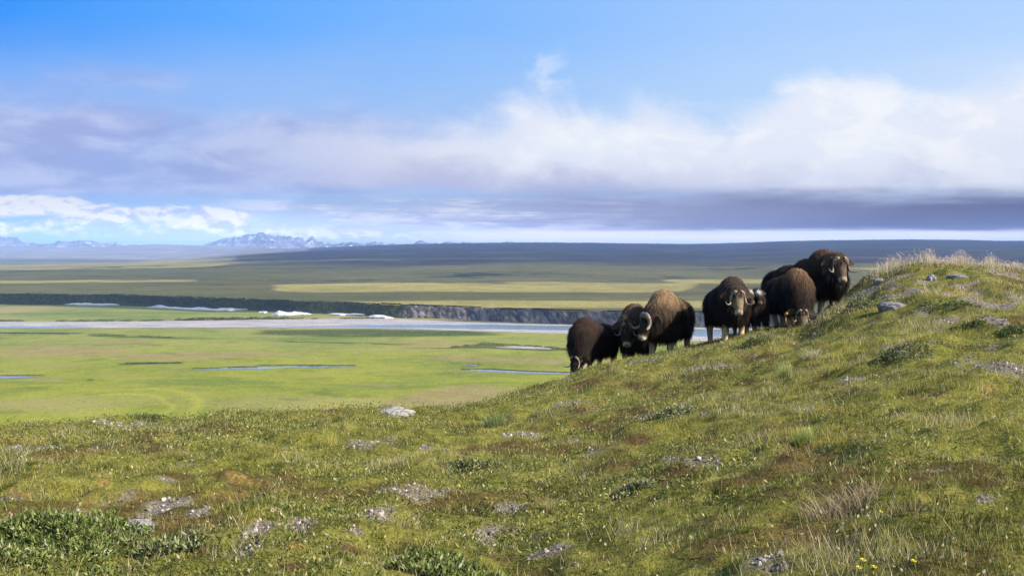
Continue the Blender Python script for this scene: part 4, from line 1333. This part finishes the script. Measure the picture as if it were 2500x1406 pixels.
rng = np.random.default_rng(21)
P = scatter(360000, rng=rng)
g, b_, m, w = cover(P[:, 0], P[:, 1])
tone = fbm(P[:, 0] / 0.7, P[:, 1] / 0.85, 5, 201, 0.6)
tall = fbm(P[:, 0] / 0.55, P[:, 1] / 0.6, 3, 211)
dry = sstep(fbm(P[:, 0] / 0.8, P[:, 1] / 0.95, 4, 221), 0.50, 0.62)
r = rng.random(len(P))
keep = (r > g * 0.84) & (rng.random(len(P)) > b_ * 0.80) & (rng.random(len(P)) > m * 0.75) & (rng.random(len(P)) > w * 0.45)
P, tone, tall, dry, r = P[keep], tone[keep], tall[keep], dry[keep], rng.random(keep.sum())
n = len(P)
green = np.array((0.195, 0.190, 0.032)); dark = np.array((0.058, 0.066, 0.016)); yel = np.array((0.40, 0.335, 0.078)); straw = np.array((0.50, 0.42, 0.24))
tt = sstep(tone * 0.62 + 0.38 * fbm(P[:, 0] / 0.25, P[:, 1] / 0.3, 3, 207), 0.41, 0.59)[:, None]
c = dark + (green - dark) * np.clip(tt * 2, 0, 1); c = c + (yel - c) * np.clip(tt * 2 - 1, 0, 1) * 0.9
isdry = r < 0.04 + 0.40 * dry
c[isdry] = straw * (0.6 + 0.5 * rng.random(isdry.sum()))[:, None]
c = c * (0.5 + 0.9 * rng.random(n))[:, None]
hg = (0.020 + 0.026 * rng.random(n) + 0.045 * sstep(tall, 0.50, 0.70)) * (1 + 0.5 * isdry)
wd = np.maximum(0.0035 + 0.002 * rng.random(n), P[:, 1] * 0.00042)
Vg, Fg, Cg = blades(P, hg, wd, 0.25 + 0.5 * rng.random(n), c, rng)
o = mesh_np('grass', Vg, Fg, M_grass, Cg, smooth=False)
tag(o, 'short green and yellow tundra grass over the hill', 'grass', kind='stuff')

# tussocks: tight cushions of one colour each, from dark moss green to rust and straw
rng = np.random.default_rng(27)
Pc = scatter(9000, rng=rng)
g, b_, m, w = cover(Pc[:, 0], Pc[:, 1])
ok = (g < 0.3) & (rng.random(len(Pc)) < 0.25 + 0.75 * sstep(fbm(Pc[:, 0] / 1.2, Pc[:, 1] / 1.2, 3, 271), 0.42, 0.6))
Pc = Pc[ok]; nt_ = len(Pc)
cc_ = pick([(0.060, 0.072, 0.016), (0.095, 0.110, 0.022), (0.17, 0.175, 0.034), (0.13, 0.080, 0.030), (0.34, 0.28, 0.12), (0.24, 0.23, 0.045)], [4, 4, 3, 1.6, 1.3, 2], nt_, rng)
rc_ = 0.04 + 0.09 * rng.random(nt_) ** 1.5; hc2 = 0.03 + 0.055 * rng.random(nt_)
kb = 26
aa = rng.random((nt_, kb)) * 6.2832; qq = rng.random((nt_, kb)) ** 0.5
bx = (Pc[:, 0:1] + np.cos(aa) * qq * rc_[:, None]).ravel(); by = (Pc[:, 1:2] + np.sin(aa) * qq * rc_[:, None]).ravel()
Pt = np.stack([bx, by, H(bx, by)], 1)
ht_ = (hc2[:, None] * (1.15 - 0.75 * qq ** 2) * (0.7 + 0.5 * rng.random((nt_, kb)))).ravel()
ct = np.repeat(cc_, kb, 0) * (0.7 + 0.6 * rng.random(nt_ * kb))[:, None]
Vg, Fg, Cg = blades(Pt, ht_, np.maximum(0.005, Pt[:, 1] * 0.0005), 0.2 + 0.5 * rng.random(len(Pt)), ct, rng)
o = mesh_np('tussock_grass', Vg, Fg, M_grass, Cg, smooth=False)
tag(o, 'small dark, rusty and straw coloured tussocks roughening the turf', 'grass', kind='stuff')

# brown heath and orange moss
P = scatter(330000, rng=rng)
g, b_, m, w = cover(P[:, 0], P[:, 1])
q = rng.random(len(P))
isb = q < b_ * 0.8; ism = (~isb) & (rng.random(len(P)) < m * 0.7)
sel = isb | ism
P, isb = P[sel], isb[sel]; n = len(P)
hc_ = pick([(0.15, 0.085, 0.030), (0.095, 0.056, 0.024), (0.21, 0.14, 0.04), (0.15, 0.125, 0.033), (0.27, 0.115, 0.045)], [4, 4, 3, 3, 1], n, rng)
mc_ = pick([(0.30, 0.21, 0.07), (0.36, 0.27, 0.13), (0.22, 0.13, 0.04), (0.32, 0.20, 0.09)], [3, 2, 2, 1], n, rng)
c = np.where(isb[:, None], hc_, mc_) * (0.6 + 0.8 * rng.random(n))[:, None]
hg = np.where(isb, 0.018 + 0.028 * rng.random(n), 0.010 + 0.012 * rng.random(n))
wd = np.maximum(np.where(isb, 0.0045, 0.006), P[:, 1] * 0.0005)
Vg, Fg, Cg = blades(P, hg, wd, 0.6 * np.ones(n), c, rng)
o = mesh_np('heath_ground_cover', Vg, Fg, M_grass, Cg, smooth=False)
tag(o, 'brown heather and ochre moss growing low between the grass', 'ground cover', kind='stuff')

# creeping willow leaves
P = scatter(380000, rng=rng)
g, b_, m, w = cover(P[:, 0], P[:, 1])
sel = rng.random(len(P)) < np.minimum(w * 0.60 + 0.05 * (1 - g), 1)
P, w = P[sel], w[sel]; n = len(P)
lump = fbm(P[:, 0] / 0.28, P[:, 1] / 0.28, 3, 231)
P[:, 2] += (rng.random(n) ** 0.7) * (0.01 + 0.085 * sstep(lump, 0.42, 0.66) * w)
tn = fbm(P[:, 0] / 1.4, P[:, 1] / 1.4, 3, 241)[:, None]
c = pick([(0.135, 0.155, 0.036), (0.205, 0.215, 0.052), (0.29, 0.285, 0.095), (0.42, 0.40, 0.22), (0.085, 0.10, 0.028), (0.46, 0.40, 0.22)], [5, 5, 3, 0.7, 4, 0.25], n, rng)
c = c * (0.7 + 0.5 * rng.random(n))[:, None] * (0.75 + 0.5 * tn)
sz = np.maximum(0.018 + 0.022 * rng.random(n), P[:, 1] * 0.0014)
Vg, Fg, Cg = leaves(P, sz, c, rng)
o = mesh_np('willow_ground_cover', Vg, Fg, M_leaf, Cg, smooth=False)
tag(o, 'creeping grey green willow leaves carpeting the hill', 'ground cover', kind='stuff')

# dry stalks: a pale fringe along the mound, a few everywhere
rng = np.random.default_rng(33)
parts = []
n = 5200
u = rng.uniform(U(2060), U(2800), n); D, _t = crest(u)
dens = sstep(u, U(2090), U(2170)) * (0.35 + 0.65 * sstep(fbm(u * 40, u * 0, 3, 3), 0.38, 0.6))
y = D + rng.normal(-0.2, 0.8, n)
ok = (rng.random(n) < dens) & (y > D - 2.2)
u, y = u[ok], y[ok]; n = len(u)
Pm = np.stack([u * y, y, H(u * y, y)], 1)
pk = sstep(fbm(u * 60, u * 0 + 3, 3, 8), 0.35, 0.65)
hg = (0.07 + 0.19 * rng.random(n)) * (0.55 + 0.70 * pk)
c = pick([(0.50, 0.42, 0.27), (0.42, 0.33, 0.20), (0.55, 0.45, 0.36), (0.30, 0.27, 0.12)], [4, 3, 2, 1], n, rng) * (0.75 + 0.5 * rng.random(n))[:, None]
parts.append(blades(Pm, hg, np.full(n, 0.0065), 0.15 + 0.5 * rng.random(n), c, rng, two=True, bend=0.25))
tipP = Pm + np.array([0, 0, 1.0]) * hg[:, None] * 0.93
parts.append(leaves(tipP[::2], np.full(len(tipP[::2]), 0.035), np.tile(np.array((0.55, 0.43, 0.38)), (len(tipP[::2]), 1)), rng, 1.2, 0.45))
Ps = scatter(13000, rng=rng); n = len(Ps)
g, b_, m, w = cover(Ps[:, 0], Ps[:, 1])
dn = sstep(fbm(Ps[:, 0] / 1.6, Ps[:, 1] / 1.6, 3, 251), 0.40, 0.62)
Ps = Ps[(rng.random(n) < dn) & (g < 0.4)]; n = len(Ps)
hg = 0.035 + 0.085 * rng.random(n) ** 2
c = pick([(0.46, 0.39, 0.22), (0.36, 0.30, 0.13), (0.42, 0.27, 0.14), (0.28, 0.30, 0.10)], [4, 3, 1.5, 2], n, rng) * (0.7 + 0.5 * rng.random(n))[:, None]
parts.append(blades(Ps, hg, np.maximum(0.003, Ps[:, 1] * 0.0003), 0.15 + 0.55 * rng.random(n), c, rng, two=True))
k_ = rng.random(n) < 0.2
tp = Ps[k_] + np.array([0, 0, 1.0]) * hg[k_][:, None]
parts.append(leaves(tp, np.maximum(0.018, Ps[k_][:, 1] * 0.0012), pick([(0.55, 0.45, 0.36), (0.48, 0.36, 0.20), (0.50, 0.30, 0.22)], [3, 2, 1], k_.sum(), rng), rng, 1.2, 0.5))
Ps = scatter(6000, rng=rng); n = len(Ps)
g, b_, m, w = cover(Ps[:, 0], Ps[:, 1])
dn = sstep(fbm(Ps[:, 0] / 0.9, Ps[:, 1] / 0.9, 4, 261), 0.36, 0.66)
Ps = Ps[(rng.random(n) < dn) & (g < 0.6)]; n = len(Ps)
Ps[:, 2] += 0.01 + 0.05 * rng.random(n)
parts.append(leaves(Ps, np.maximum(0.014 + 0.012 * rng.random(n), Ps[:, 1] * 0.0011), pick([(0.46, 0.40, 0.26), (0.44, 0.37, 0.20), (0.38, 0.36, 0.20), (0.44, 0.27, 0.16)], [3, 3, 3, 1], n, rng) * (0.7 + 0.5 * rng.random(n))[:, None], rng, 0.9, 0.6))
Vg, Fg, Cg = merge(parts)
o = mesh_np('dry_grass', Vg, Fg, M_grass, Cg, smooth=False)
tag(o, 'pale dry grass stalks fringing the mound and dotted over the hill', 'grass', kind='stuff')

# gravel
bm = bmesh.new(); bmesh.ops.create_icosphere(bm, subdivisions=1, radius=1)
IV = np.array([v.co[:] for v in bm.verts]); IF = np.array([[v.index for v in f.verts] for f in bm.faces]); bm.free()
rng = np.random.default_rng(44)
P = scatter(150000, rng=rng)
g, b_, m, w = cover(P[:, 0], P[:, 1])
P = P[rng.random(len(P)) < g * 0.75]
n = len(P)
sz = np.clip(np.exp(rng.normal(-4.75, 0.42, n)), 0.004, 0.024)
sz = np.maximum(sz, P[:, 1] * 0.0006)
R_ = rng.normal(0, 1, (n, 3, 3))
Q_, _ = np.linalg.qr(R_)
sc_ = sz[:, None] * np.stack([0.8 + 0.7 * rng.random(n), 0.8 + 0.5 * rng.random(n), 0.45 + 0.35 * rng.random(n)], 1)
SV = IV[None] * (1 + rng.normal(0, 0.10, (n, len(IV), 1)))
SV = np.einsum('nij,njk->nik', SV * sc_[:, None, :], Q_) + P[:, None, :] + np.array([0, 0, 1.0]) * (sz * 0.15)[:, None, None]
SF = (IF[None] + (np.arange(n) * len(IV))[:, None, None]).reshape(-1, 3)
sc2 = pick([(0.29, 0.25, 0.215), (0.18, 0.15, 0.125), (0.40, 0.36, 0.32), (0.10, 0.085, 0.07), (0.28, 0.21, 0.15)], [4, 4, 1.4, 2.5, 1], n, rng) * (0.75 + 0.5 * rng.random(n))[:, None]
o = mesh_np('gravel', SV.reshape(-1, 3), SF, M_stone, np.repeat(sc2[:, None, :], len(IV), 1).reshape(-1, 3), smooth=False)
tag(o, 'grey and white pebbles on the bare patches of the hill', 'gravel', kind='stuff')

# ------------------------------------------------------------------ rocks
def rock(label, X, Y, wpx, hgt, depth_k, col, seed, sink=0.35, turn=0.0):
    p = ground(X, Y)
    wdt = wpx * p[1] / F
    bm = bmesh.new(); bmesh.ops.create_icosphere(bm, subdivisions=5, radius=1)
    V = np.array([v.co[:] for v in bm.verts]); T = np.array([[v.index for v in f.verts] for f in bm.faces]); bm.free()
    d = 1 + (fbm(V[:, 0] * 1.3 + seed, V[:, 1] * 1.3 + V[:, 2] * 0.9, 3, seed) - 0.5) * 0.55 + (fbm(V[:, 0] * 5 + V[:, 2] * 4, V[:, 1] * 5 - V[:, 2] * 3, 4, seed + 5) - 0.5) * 0.16
    V = V * d[:, None]
    V[:, 2] = np.sign(V[:, 2]) * np.abs(V[:, 2]) ** 0.85
    V = V * np.array([wdt * 0.5, wdt * 0.5 * depth_k, hgt / (1 - sink * 0.6) * 0.62])
    cth, sth = math.cos(turn), math.sin(turn)
    V = np.stack([V[:, 0] * cth - V[:, 1] * sth, V[:, 0] * sth + V[:, 1] * cth, V[:, 2] + hgt * (0.5 - sink)], 1)
    li = fbm(V[:, 0] * 22 / wdt * 0.4, V[:, 1] * 22 / wdt * 0.4 + V[:, 2] * 30, 4, seed + 9)
    Cc = np.array(col) * (0.62 + 0.75 * li)[:, None]
    spot = sstep(fbm(V[:, 0] * 60 / wdt * 0.4, V[:, 2] * 60 + V[:, 1] * 20, 2, seed + 3), 0.66, 0.74)[:, None]
    Cc = Cc * (1 - spot * 0.7) + np.array((0.07, 0.065, 0.06)) * spot * 0.7
    o = mesh_np('rock', V, T, M_stone, Cc)
    o.location = p
    return tag(o, label, 'rock', 'rocks lying on the hill')


rock('pale grey white boulder on the skyline edge left of the herd', 963, 1014, 90, 0.10, 0.6, (0.25, 0.24, 0.228), 3, 0.28, 0.1)
rock('smooth oblong grey rock below the gravel of the mound', 2177, 757, 62, 0.12, 0.7, (0.17, 0.165, 0.18), 8, 0.3, -0.15)
rock('flat blue grey slab high on the mound near the dry grass', 2336, 678, 46, 0.06, 0.8, (0.15, 0.16, 0.18), 13, 0.35)
rock('small rounded rock beside the flat slab high on the mound', 2274, 683, 20, 0.09, 0.9, (0.26, 0.26, 0.28), 17)
rock('half buried dark grey slab beside the lower left shrub', 338, 1296, 72, 0.08, 0.8, (0.20, 0.185, 0.18), 23, 0.45, 0.2)
rock('pale broken rock on the gravel edge left of the dry grass', 2148, 690, 30, 0.08, 0.8, (0.24, 0.22, 0.21), 29)
rock('small brown stone in front of the grazing tagged ox', 1989, 822, 14, 0.07, 0.9, (0.27, 0.19, 0.14), 37)

# ------------------------------------------------------------------ shrubs, tufts and flowers that stand out
def shrub(label, X, Y, rx, hgt, nl, leaf, cols, wts, seed, branch=False, depth_k=0.7):
    rg = np.random.default_rng(seed)
    p = ground(X, Y)
    rad = rx * 1.2 * p[1] / F
    hgt = hgt * 0.55
    a = rg.random(nl) * 2 * math.pi; q = rg.random(nl) ** 0.8
    lob = 0.55 + 0.9 * vnoise(a * 1.9 + seed, q * 2, seed)
    x = np.cos(a) * q * rad * lob; y = np.sin(a) * q * rad * depth_k * lob
    top = np.sqrt(np.maximum(0.03, 1 - q ** 2)) * np.clip(-0.35 + 2.6 * fbm(x / 0.15 + 9, y / 0.15, 3, seed) - 0.35, 0.1, 1.2)
    z = hgt * top * (1 - 0.75 * rg.random(nl) ** 1.3)
    gz0 = H(p[0] + x, p[1] + y) - p[2]
    V, Fc, Cc = leaves(np.stack([x, y, z + gz0], 1), leaf * (0.6 + 0.8 * rg.random(nl)), pick(cols, wts, nl, rg) * (0.65 + 0.6 * rg.random(nl))[:, None], rg, 0.8, 0.34)
    o = mesh_np('willow_shrub', V, Fc, M_leaf, Cc, smooth=False)
    o.location = p
    tag(o, label, 'shrub', 'low willow shrubs on the hill')
    ns = 26
    st = []
    for k in range(ns):
        a_ = rg.random() * 6.28; q_ = 0.8 * rg.random() ** 0.5
        e = np.array([math.cos(a_) * q_ * rad, math.sin(a_) * q_ * rad * depth_k, hgt * (0.35 + 0.4 * rg.random())])
        e[2] += float(H(p[0] + e[0], p[1] + e[1]) - p[2])
        s0 = np.array([e[0] * 0.45, e[1] * 0.45, -0.02 + float(H(p[0] + e[0] * 0.45, p[1] + e[1] * 0.45) - p[2])])
        pth = catmull([s0, (s0 + e) / 2 + rg.normal(0, 0.015, 3), e], 7)
        r_ = np.linspace(0.005, 0.002, 7) * (2.2 if branch and k < 5 else 1)
        tv, tf = tube(pth, r_, 5)
        st.append((tv, tf, np.tile(np.array((0.035, 0.026, 0.02)), (len(tv), 1))))
    V, Fc, Cc = merge(st)
    mesh_np('stems', V, Fc, M_stone, Cc, parent=o)
    return o


FRESH = [(0.115, 0.155, 0.036), (0.175, 0.205, 0.058), (0.26, 0.28, 0.10), (0.065, 0.085, 0.026), (0.38, 0.38, 0.22)]
GREY = [(0.125, 0.145, 0.055), (0.19, 0.205, 0.085), (0.29, 0.30, 0.16), (0.070, 0.082, 0.032), (0.42, 0.42, 0.28)]
DARKG = [(0.095, 0.125, 0.034), (0.14, 0.165, 0.045), (0.20, 0.22, 0.075), (0.060, 0.078, 0.024), (0.30, 0.30, 0.15)]
WT = [4, 4, 2, 4, 1]
shrub('broad leafy willow shrub filling the lower left corner', 100, 1335, 270, 0.17, 6500, 0.040, FRESH, WT, 1)
shrub('small bluish willow shrub right of the large corner shrub', 420, 1345, 70, 0.11, 800, 0.040, GREY, WT, 2)
shrub('bright leafy shrub cut by the bottom edge of the picture', 1085, 1398, 125, 0.10, 1600, 0.042, FRESH, WT, 3)
shrub('low grey shrub with a bare dark branch in mid slope', 1150, 1145, 62, 0.20, 1100, 0.036, GREY, WT, 4, True)
shrub('rounded grey green shrub below the feet of the topmost bull', 2088, 758, 36, 0.30, 900, 0.040, GREY, WT, 5)
shrub('wide dark green shrub below the gravel on the mound', 2310, 752, 70, 0.13, 1300, 0.038, DARKG, WT, 6)
shrub('dark green shrub on the slope right of the oblong rock', 2385, 800, 46, 0.13, 700, 0.038, DARKG, WT, 7)
shrub('bright green leafy clump in front of the pale faced cow', 1842, 842, 46, 0.20, 1100, 0.038, FRESH, WT, 8)
shrub('broad grey leafed shrub on the open slope under the grey rock', 2195, 868, 66, 0.15, 1200, 0.036, GREY, WT, 9)
shrub('dark leafy shrub standing on the left skyline edge', 375, 1030, 42, 0.13, 800, 0.028, DARKG, WT, 10)
shrub('pale silvery shrub on the slope below the light maned bull', 1650, 1012, 52, 0.14, 900, 0.034, GREY, [2, 3, 3, 2, 3], 11)
shrub('silver leafed clump beside the brown heath', 1548, 1200, 40, 0.10, 500, 0.040, GREY, [2, 3, 3, 2, 3], 12)
shrub('grey leafed shrub at the right edge of the picture', 2475, 815, 40, 0.12, 500, 0.038, DARKG, WT, 13)
shrub('grey green leafy shrub at the foot of the dry grass, beside the top bull', 2112, 680, 36, 0.22, 900, 0.034, GREY, WT, 14)


def tuft(label, X, Y, rx, hgt, nb, cols, seed, lean=0.6):
    rg = np.random.default_rng(seed)
    p = ground(X, Y)
    rad = rx * p[1] / F
    a = rg.random(nb) * 6.28; q = rg.random(nb) ** 0.6
    x, y = np.cos(a) * q * rad * 0.6, np.sin(a) * q * rad * 0.5
    P_ = np.stack([x, y, H(p[0] + x, p[1] + y) - p[2]], 1)
    c_ = pick(cols, [1] * len(cols), nb, rg) * (0.75 + 0.5 * rg.random(nb))[:, None]
    V, Fc, Cc = blades(P_, hgt * (0.45 + 0.6 * rg.random(nb)), np.full(nb, max(0.004, p[1] * 0.0004)), lean * (0.3 + rg.random(nb)), c_, rg, two=True)
    o = mesh_np('grass_tuft', V, Fc, M_grass, Cc, smooth=False)
    o.location = p
    return tag(o, label, 'grass tuft', 'grass tufts standing out of the turf')


tuft('pale yellow green spiky grass tuft in the middle of the slope', 1920, 925, 26, 0.22, 260, [(0.36, 0.38, 0.12), (0.44, 0.42, 0.18), (0.24, 0.29, 0.08)], 1)
tuft('straw coloured flattened tuft above the spiky pale tuft', 1982, 878, 34, 0.16, 220, [(0.48, 0.42, 0.24), (0.38, 0.34, 0.18)], 2, 1.2)
tuft('tall dry brown grass clump on the lower right slope', 2050, 1255, 160, 0.14, 420, [(0.36, 0.28, 0.15), (0.26, 0.20, 0.11), (0.48, 0.40, 0.25)], 3, 1.1)
tuft('long bladed green tuft right of the white boulder', 1212, 1040, 50, 0.20, 320, [(0.20, 0.25, 0.09), (0.30, 0.33, 0.15), (0.13, 0.17, 0.05)], 4, 0.9)
tuft('bright lime green tuft right of the brown heath', 1960, 1085, 48, 0.12, 420, [(0.26, 0.30, 0.07), (0.34, 0.36, 0.12)], 5, 0.8)
tuft('dry straw tuft close to the bottom edge, right of the leafy clump', 1342, 1250, 30, 0.13, 160, [(0.42, 0.36, 0.16), (0.34, 0.30, 0.12)], 6, 0.9)

m_yel, nt, bs = new_mat('yellow_petal')
bs.inputs['Base Color'].default_value = (0.72, 0.60, 0.05, 1)
bs.inputs['Roughness'].default_value = 0.6


def flower(label, X, Y, size, hgt, seed):
    rg = np.random.default_rng(seed)
    p = ground(X, Y)
    root = bpy.data.objects.new('yellow_flower', None); C.objects.link(root)
    root.location = p; root.empty_display_size = 0.05
    tag(root, label, 'flower', 'yellow flowers in the grass')
    tip = np.array([rg.normal(0, 0.01), rg.normal(0, 0.01), hgt])
    tv, tf = tube(catmull([np.array([0, 0, -0.02]), tip * 0.5 + np.array([0.006, 0, 0]), tip], 8), np.full(8, 0.0025), 6)
    mesh_np('stem', tv, tf, M_stone, np.tile(np.array((0.10, 0.14, 0.04)), (len(tv), 1)), parent=root)
    Vp, Fp = [], []
    for ring, (k, r_, tilt) in enumerate(((7, 1.0, 0.35), (6, 0.72, 0.8), (4, 0.4, 1.15))):
        for i in range(k):
            a = 2 * math.pi * (i + 0.5 * ring) / k
            d = np.array([math.cos(a) * math.cos(tilt), math.sin(a) * math.cos(tilt), math.sin(tilt)]) * size * (0.6 + 0.4 * r_)
            s = np.array([-math.sin(a), math.cos(a), 0]) * size * 0.33
            b0 = len(Vp)
            Vp += [tip, tip + d * 0.6 + s, tip + d, tip + d * 0.6 - s]
            Fp.append([b0, b0 + 1, b0 + 2, b0 + 3])
    mesh_np('petals', np.array(Vp), np.array(Fp), m_yel, parent=root, smooth=False)


flower('tallest yellow flower of the group at the bottom edge', 2106, 1402, 0.020, 0.055, 1)
flower('lower yellow flower on the left of the group at the bottom edge', 2094, 1406, 0.018, 0.035, 2)
flower('yellow flower on the right of the group at the bottom edge', 2117, 1405, 0.017, 0.04, 3)
flower('lone yellow flower right of the bottom edge group', 2233, 1402, 0.017, 0.05, 4)
flower('lone pale yellow flower below the dry brown grass clump', 2151, 1284, 0.014, 0.07, 5)
flower('small yellow flower near the left edge above the leafy shrub', 47, 1146, 0.014, 0.09, 6)

# ------------------------------------------------------------------ willow thickets of the valley
rng = np.random.default_rng(55)
parts = []
n = 46000
u = rng.uniform(-0.62, 0.62, n)
bare_ = sstep(u, U(900), U(1080))
by_ = bluff_y(u)
f = rng.random(n)
f = np.where((u > U(150)) & (u < U(975)), 0.30 + 0.70 * f, f)
f = np.where(rng.random(n) < bare_, 0.84 + 0.16 * rng.random(n), f)
zz_ = sstep(f, 0.06, 0.86) * (ZT - ZF) + ZF
gap = fbm(u * 60, f * 2, 3, 5)
y = by_ + f * (9 + 7 * (1 - bare_)) * 1.05
lift = rng.random(n) * (0.15 + 0.8 * sstep(fbm(u * 120, u * 0, 3, 15), 0.4, 0.62)) * (1 - 0.6 * bare_)
ok = gap > 0.36 + 0.06 * bare_
Pb = np.stack([u * y, y - lift * 0.4, zz_ + lift], 1)[ok]
c = pick([(0.016, 0.022, 0.009), (0.026, 0.034, 0.012), (0.045, 0.054, 0.017), (0.012, 0.017, 0.009)], [3, 3, 1.5, 3], len(Pb), rng)
parts.append(leaves(Pb, np.full(len(Pb), 0.65), c, rng, 0.7, 0.7))


def brush(pxs, n, w_m, h_m, cols, size, dens=0.5, seed=1):
    X = np.sort(rng.uniform(pxs[0][0], pxs[-1][0], n))
    Y = np.interp(X, [p[0] for p in pxs], [p[1] for p in pxs])
    k = fbm(X / 22, X * 0, 3, seed)
    ok = k > dens
    x, y = on_plane(X[ok], Y[ok], ZF + 0.3)
    y = y + rng.normal(0, w_m, len(y)); x = x + rng.normal(0, w_m * 0.3, len(x))
    z = ZF + 0.25 + rng.random(len(x)) * h_m * (0.4 + sstep(k[ok], dens, dens + 0.2))
    parts.append(leaves(np.stack([x, y, z], 1), np.full(len(x), size), pick(cols, [1] * len(cols), len(x), rng), rng, 0.9, 0.6))


DK = [(0.025, 0.034, 0.012), (0.04, 0.05, 0.016), (0.055, 0.06, 0.02)]
brush([(-400, 787), (0, 784.5), (330, 784), (500, 781.5), (700, 778.5), (960, 777)], 9000, 2.0, 0.5, DK, 0.5, 0.38, 71)
brush([(430, 782), (560, 780), (700, 778)], 2500, 3.0, 1.0, DK, 0.6, 0.3, 72)
brush([(-300, 917), (0, 917.5), (110, 917)], 2200, 0.5, 0.3, DK, 0.22, 0.2, 73)
brush([(470, 900), (640, 896), (870, 892.5)], 3600, 0.4, 0.22, DK, 0.2, 0.36, 74)
brush([(1125, 902), (1190, 901.5), (1300, 907.5), (1430, 911.5)], 3000, 0.4, 0.25, DK, 0.2, 0.28, 75)
brush([(305, 887), (440, 886)], 1600, 0.4, 0.25, DK, 0.22, 0.25, 76)
brush([(1100, 848), (1180, 838.5), (1270, 844), (1345, 848), (1410, 857)], 2800, 1.2, 0.35, DK, 0.3, 0.3, 77)
brush([(-100, 813), (100, 814), (260, 818), (420, 824)], 3500, 1.5, 0.3, DK, 0.35, 0.42, 78)
Vg, Fg, Cg = merge(parts)
o = mesh_np('willow_thicket', Vg, Fg, M_leaf, Cg, smooth=False)
tag(o, 'dark willow thickets along the bluff and the banks', 'willow thicket', kind='stuff')
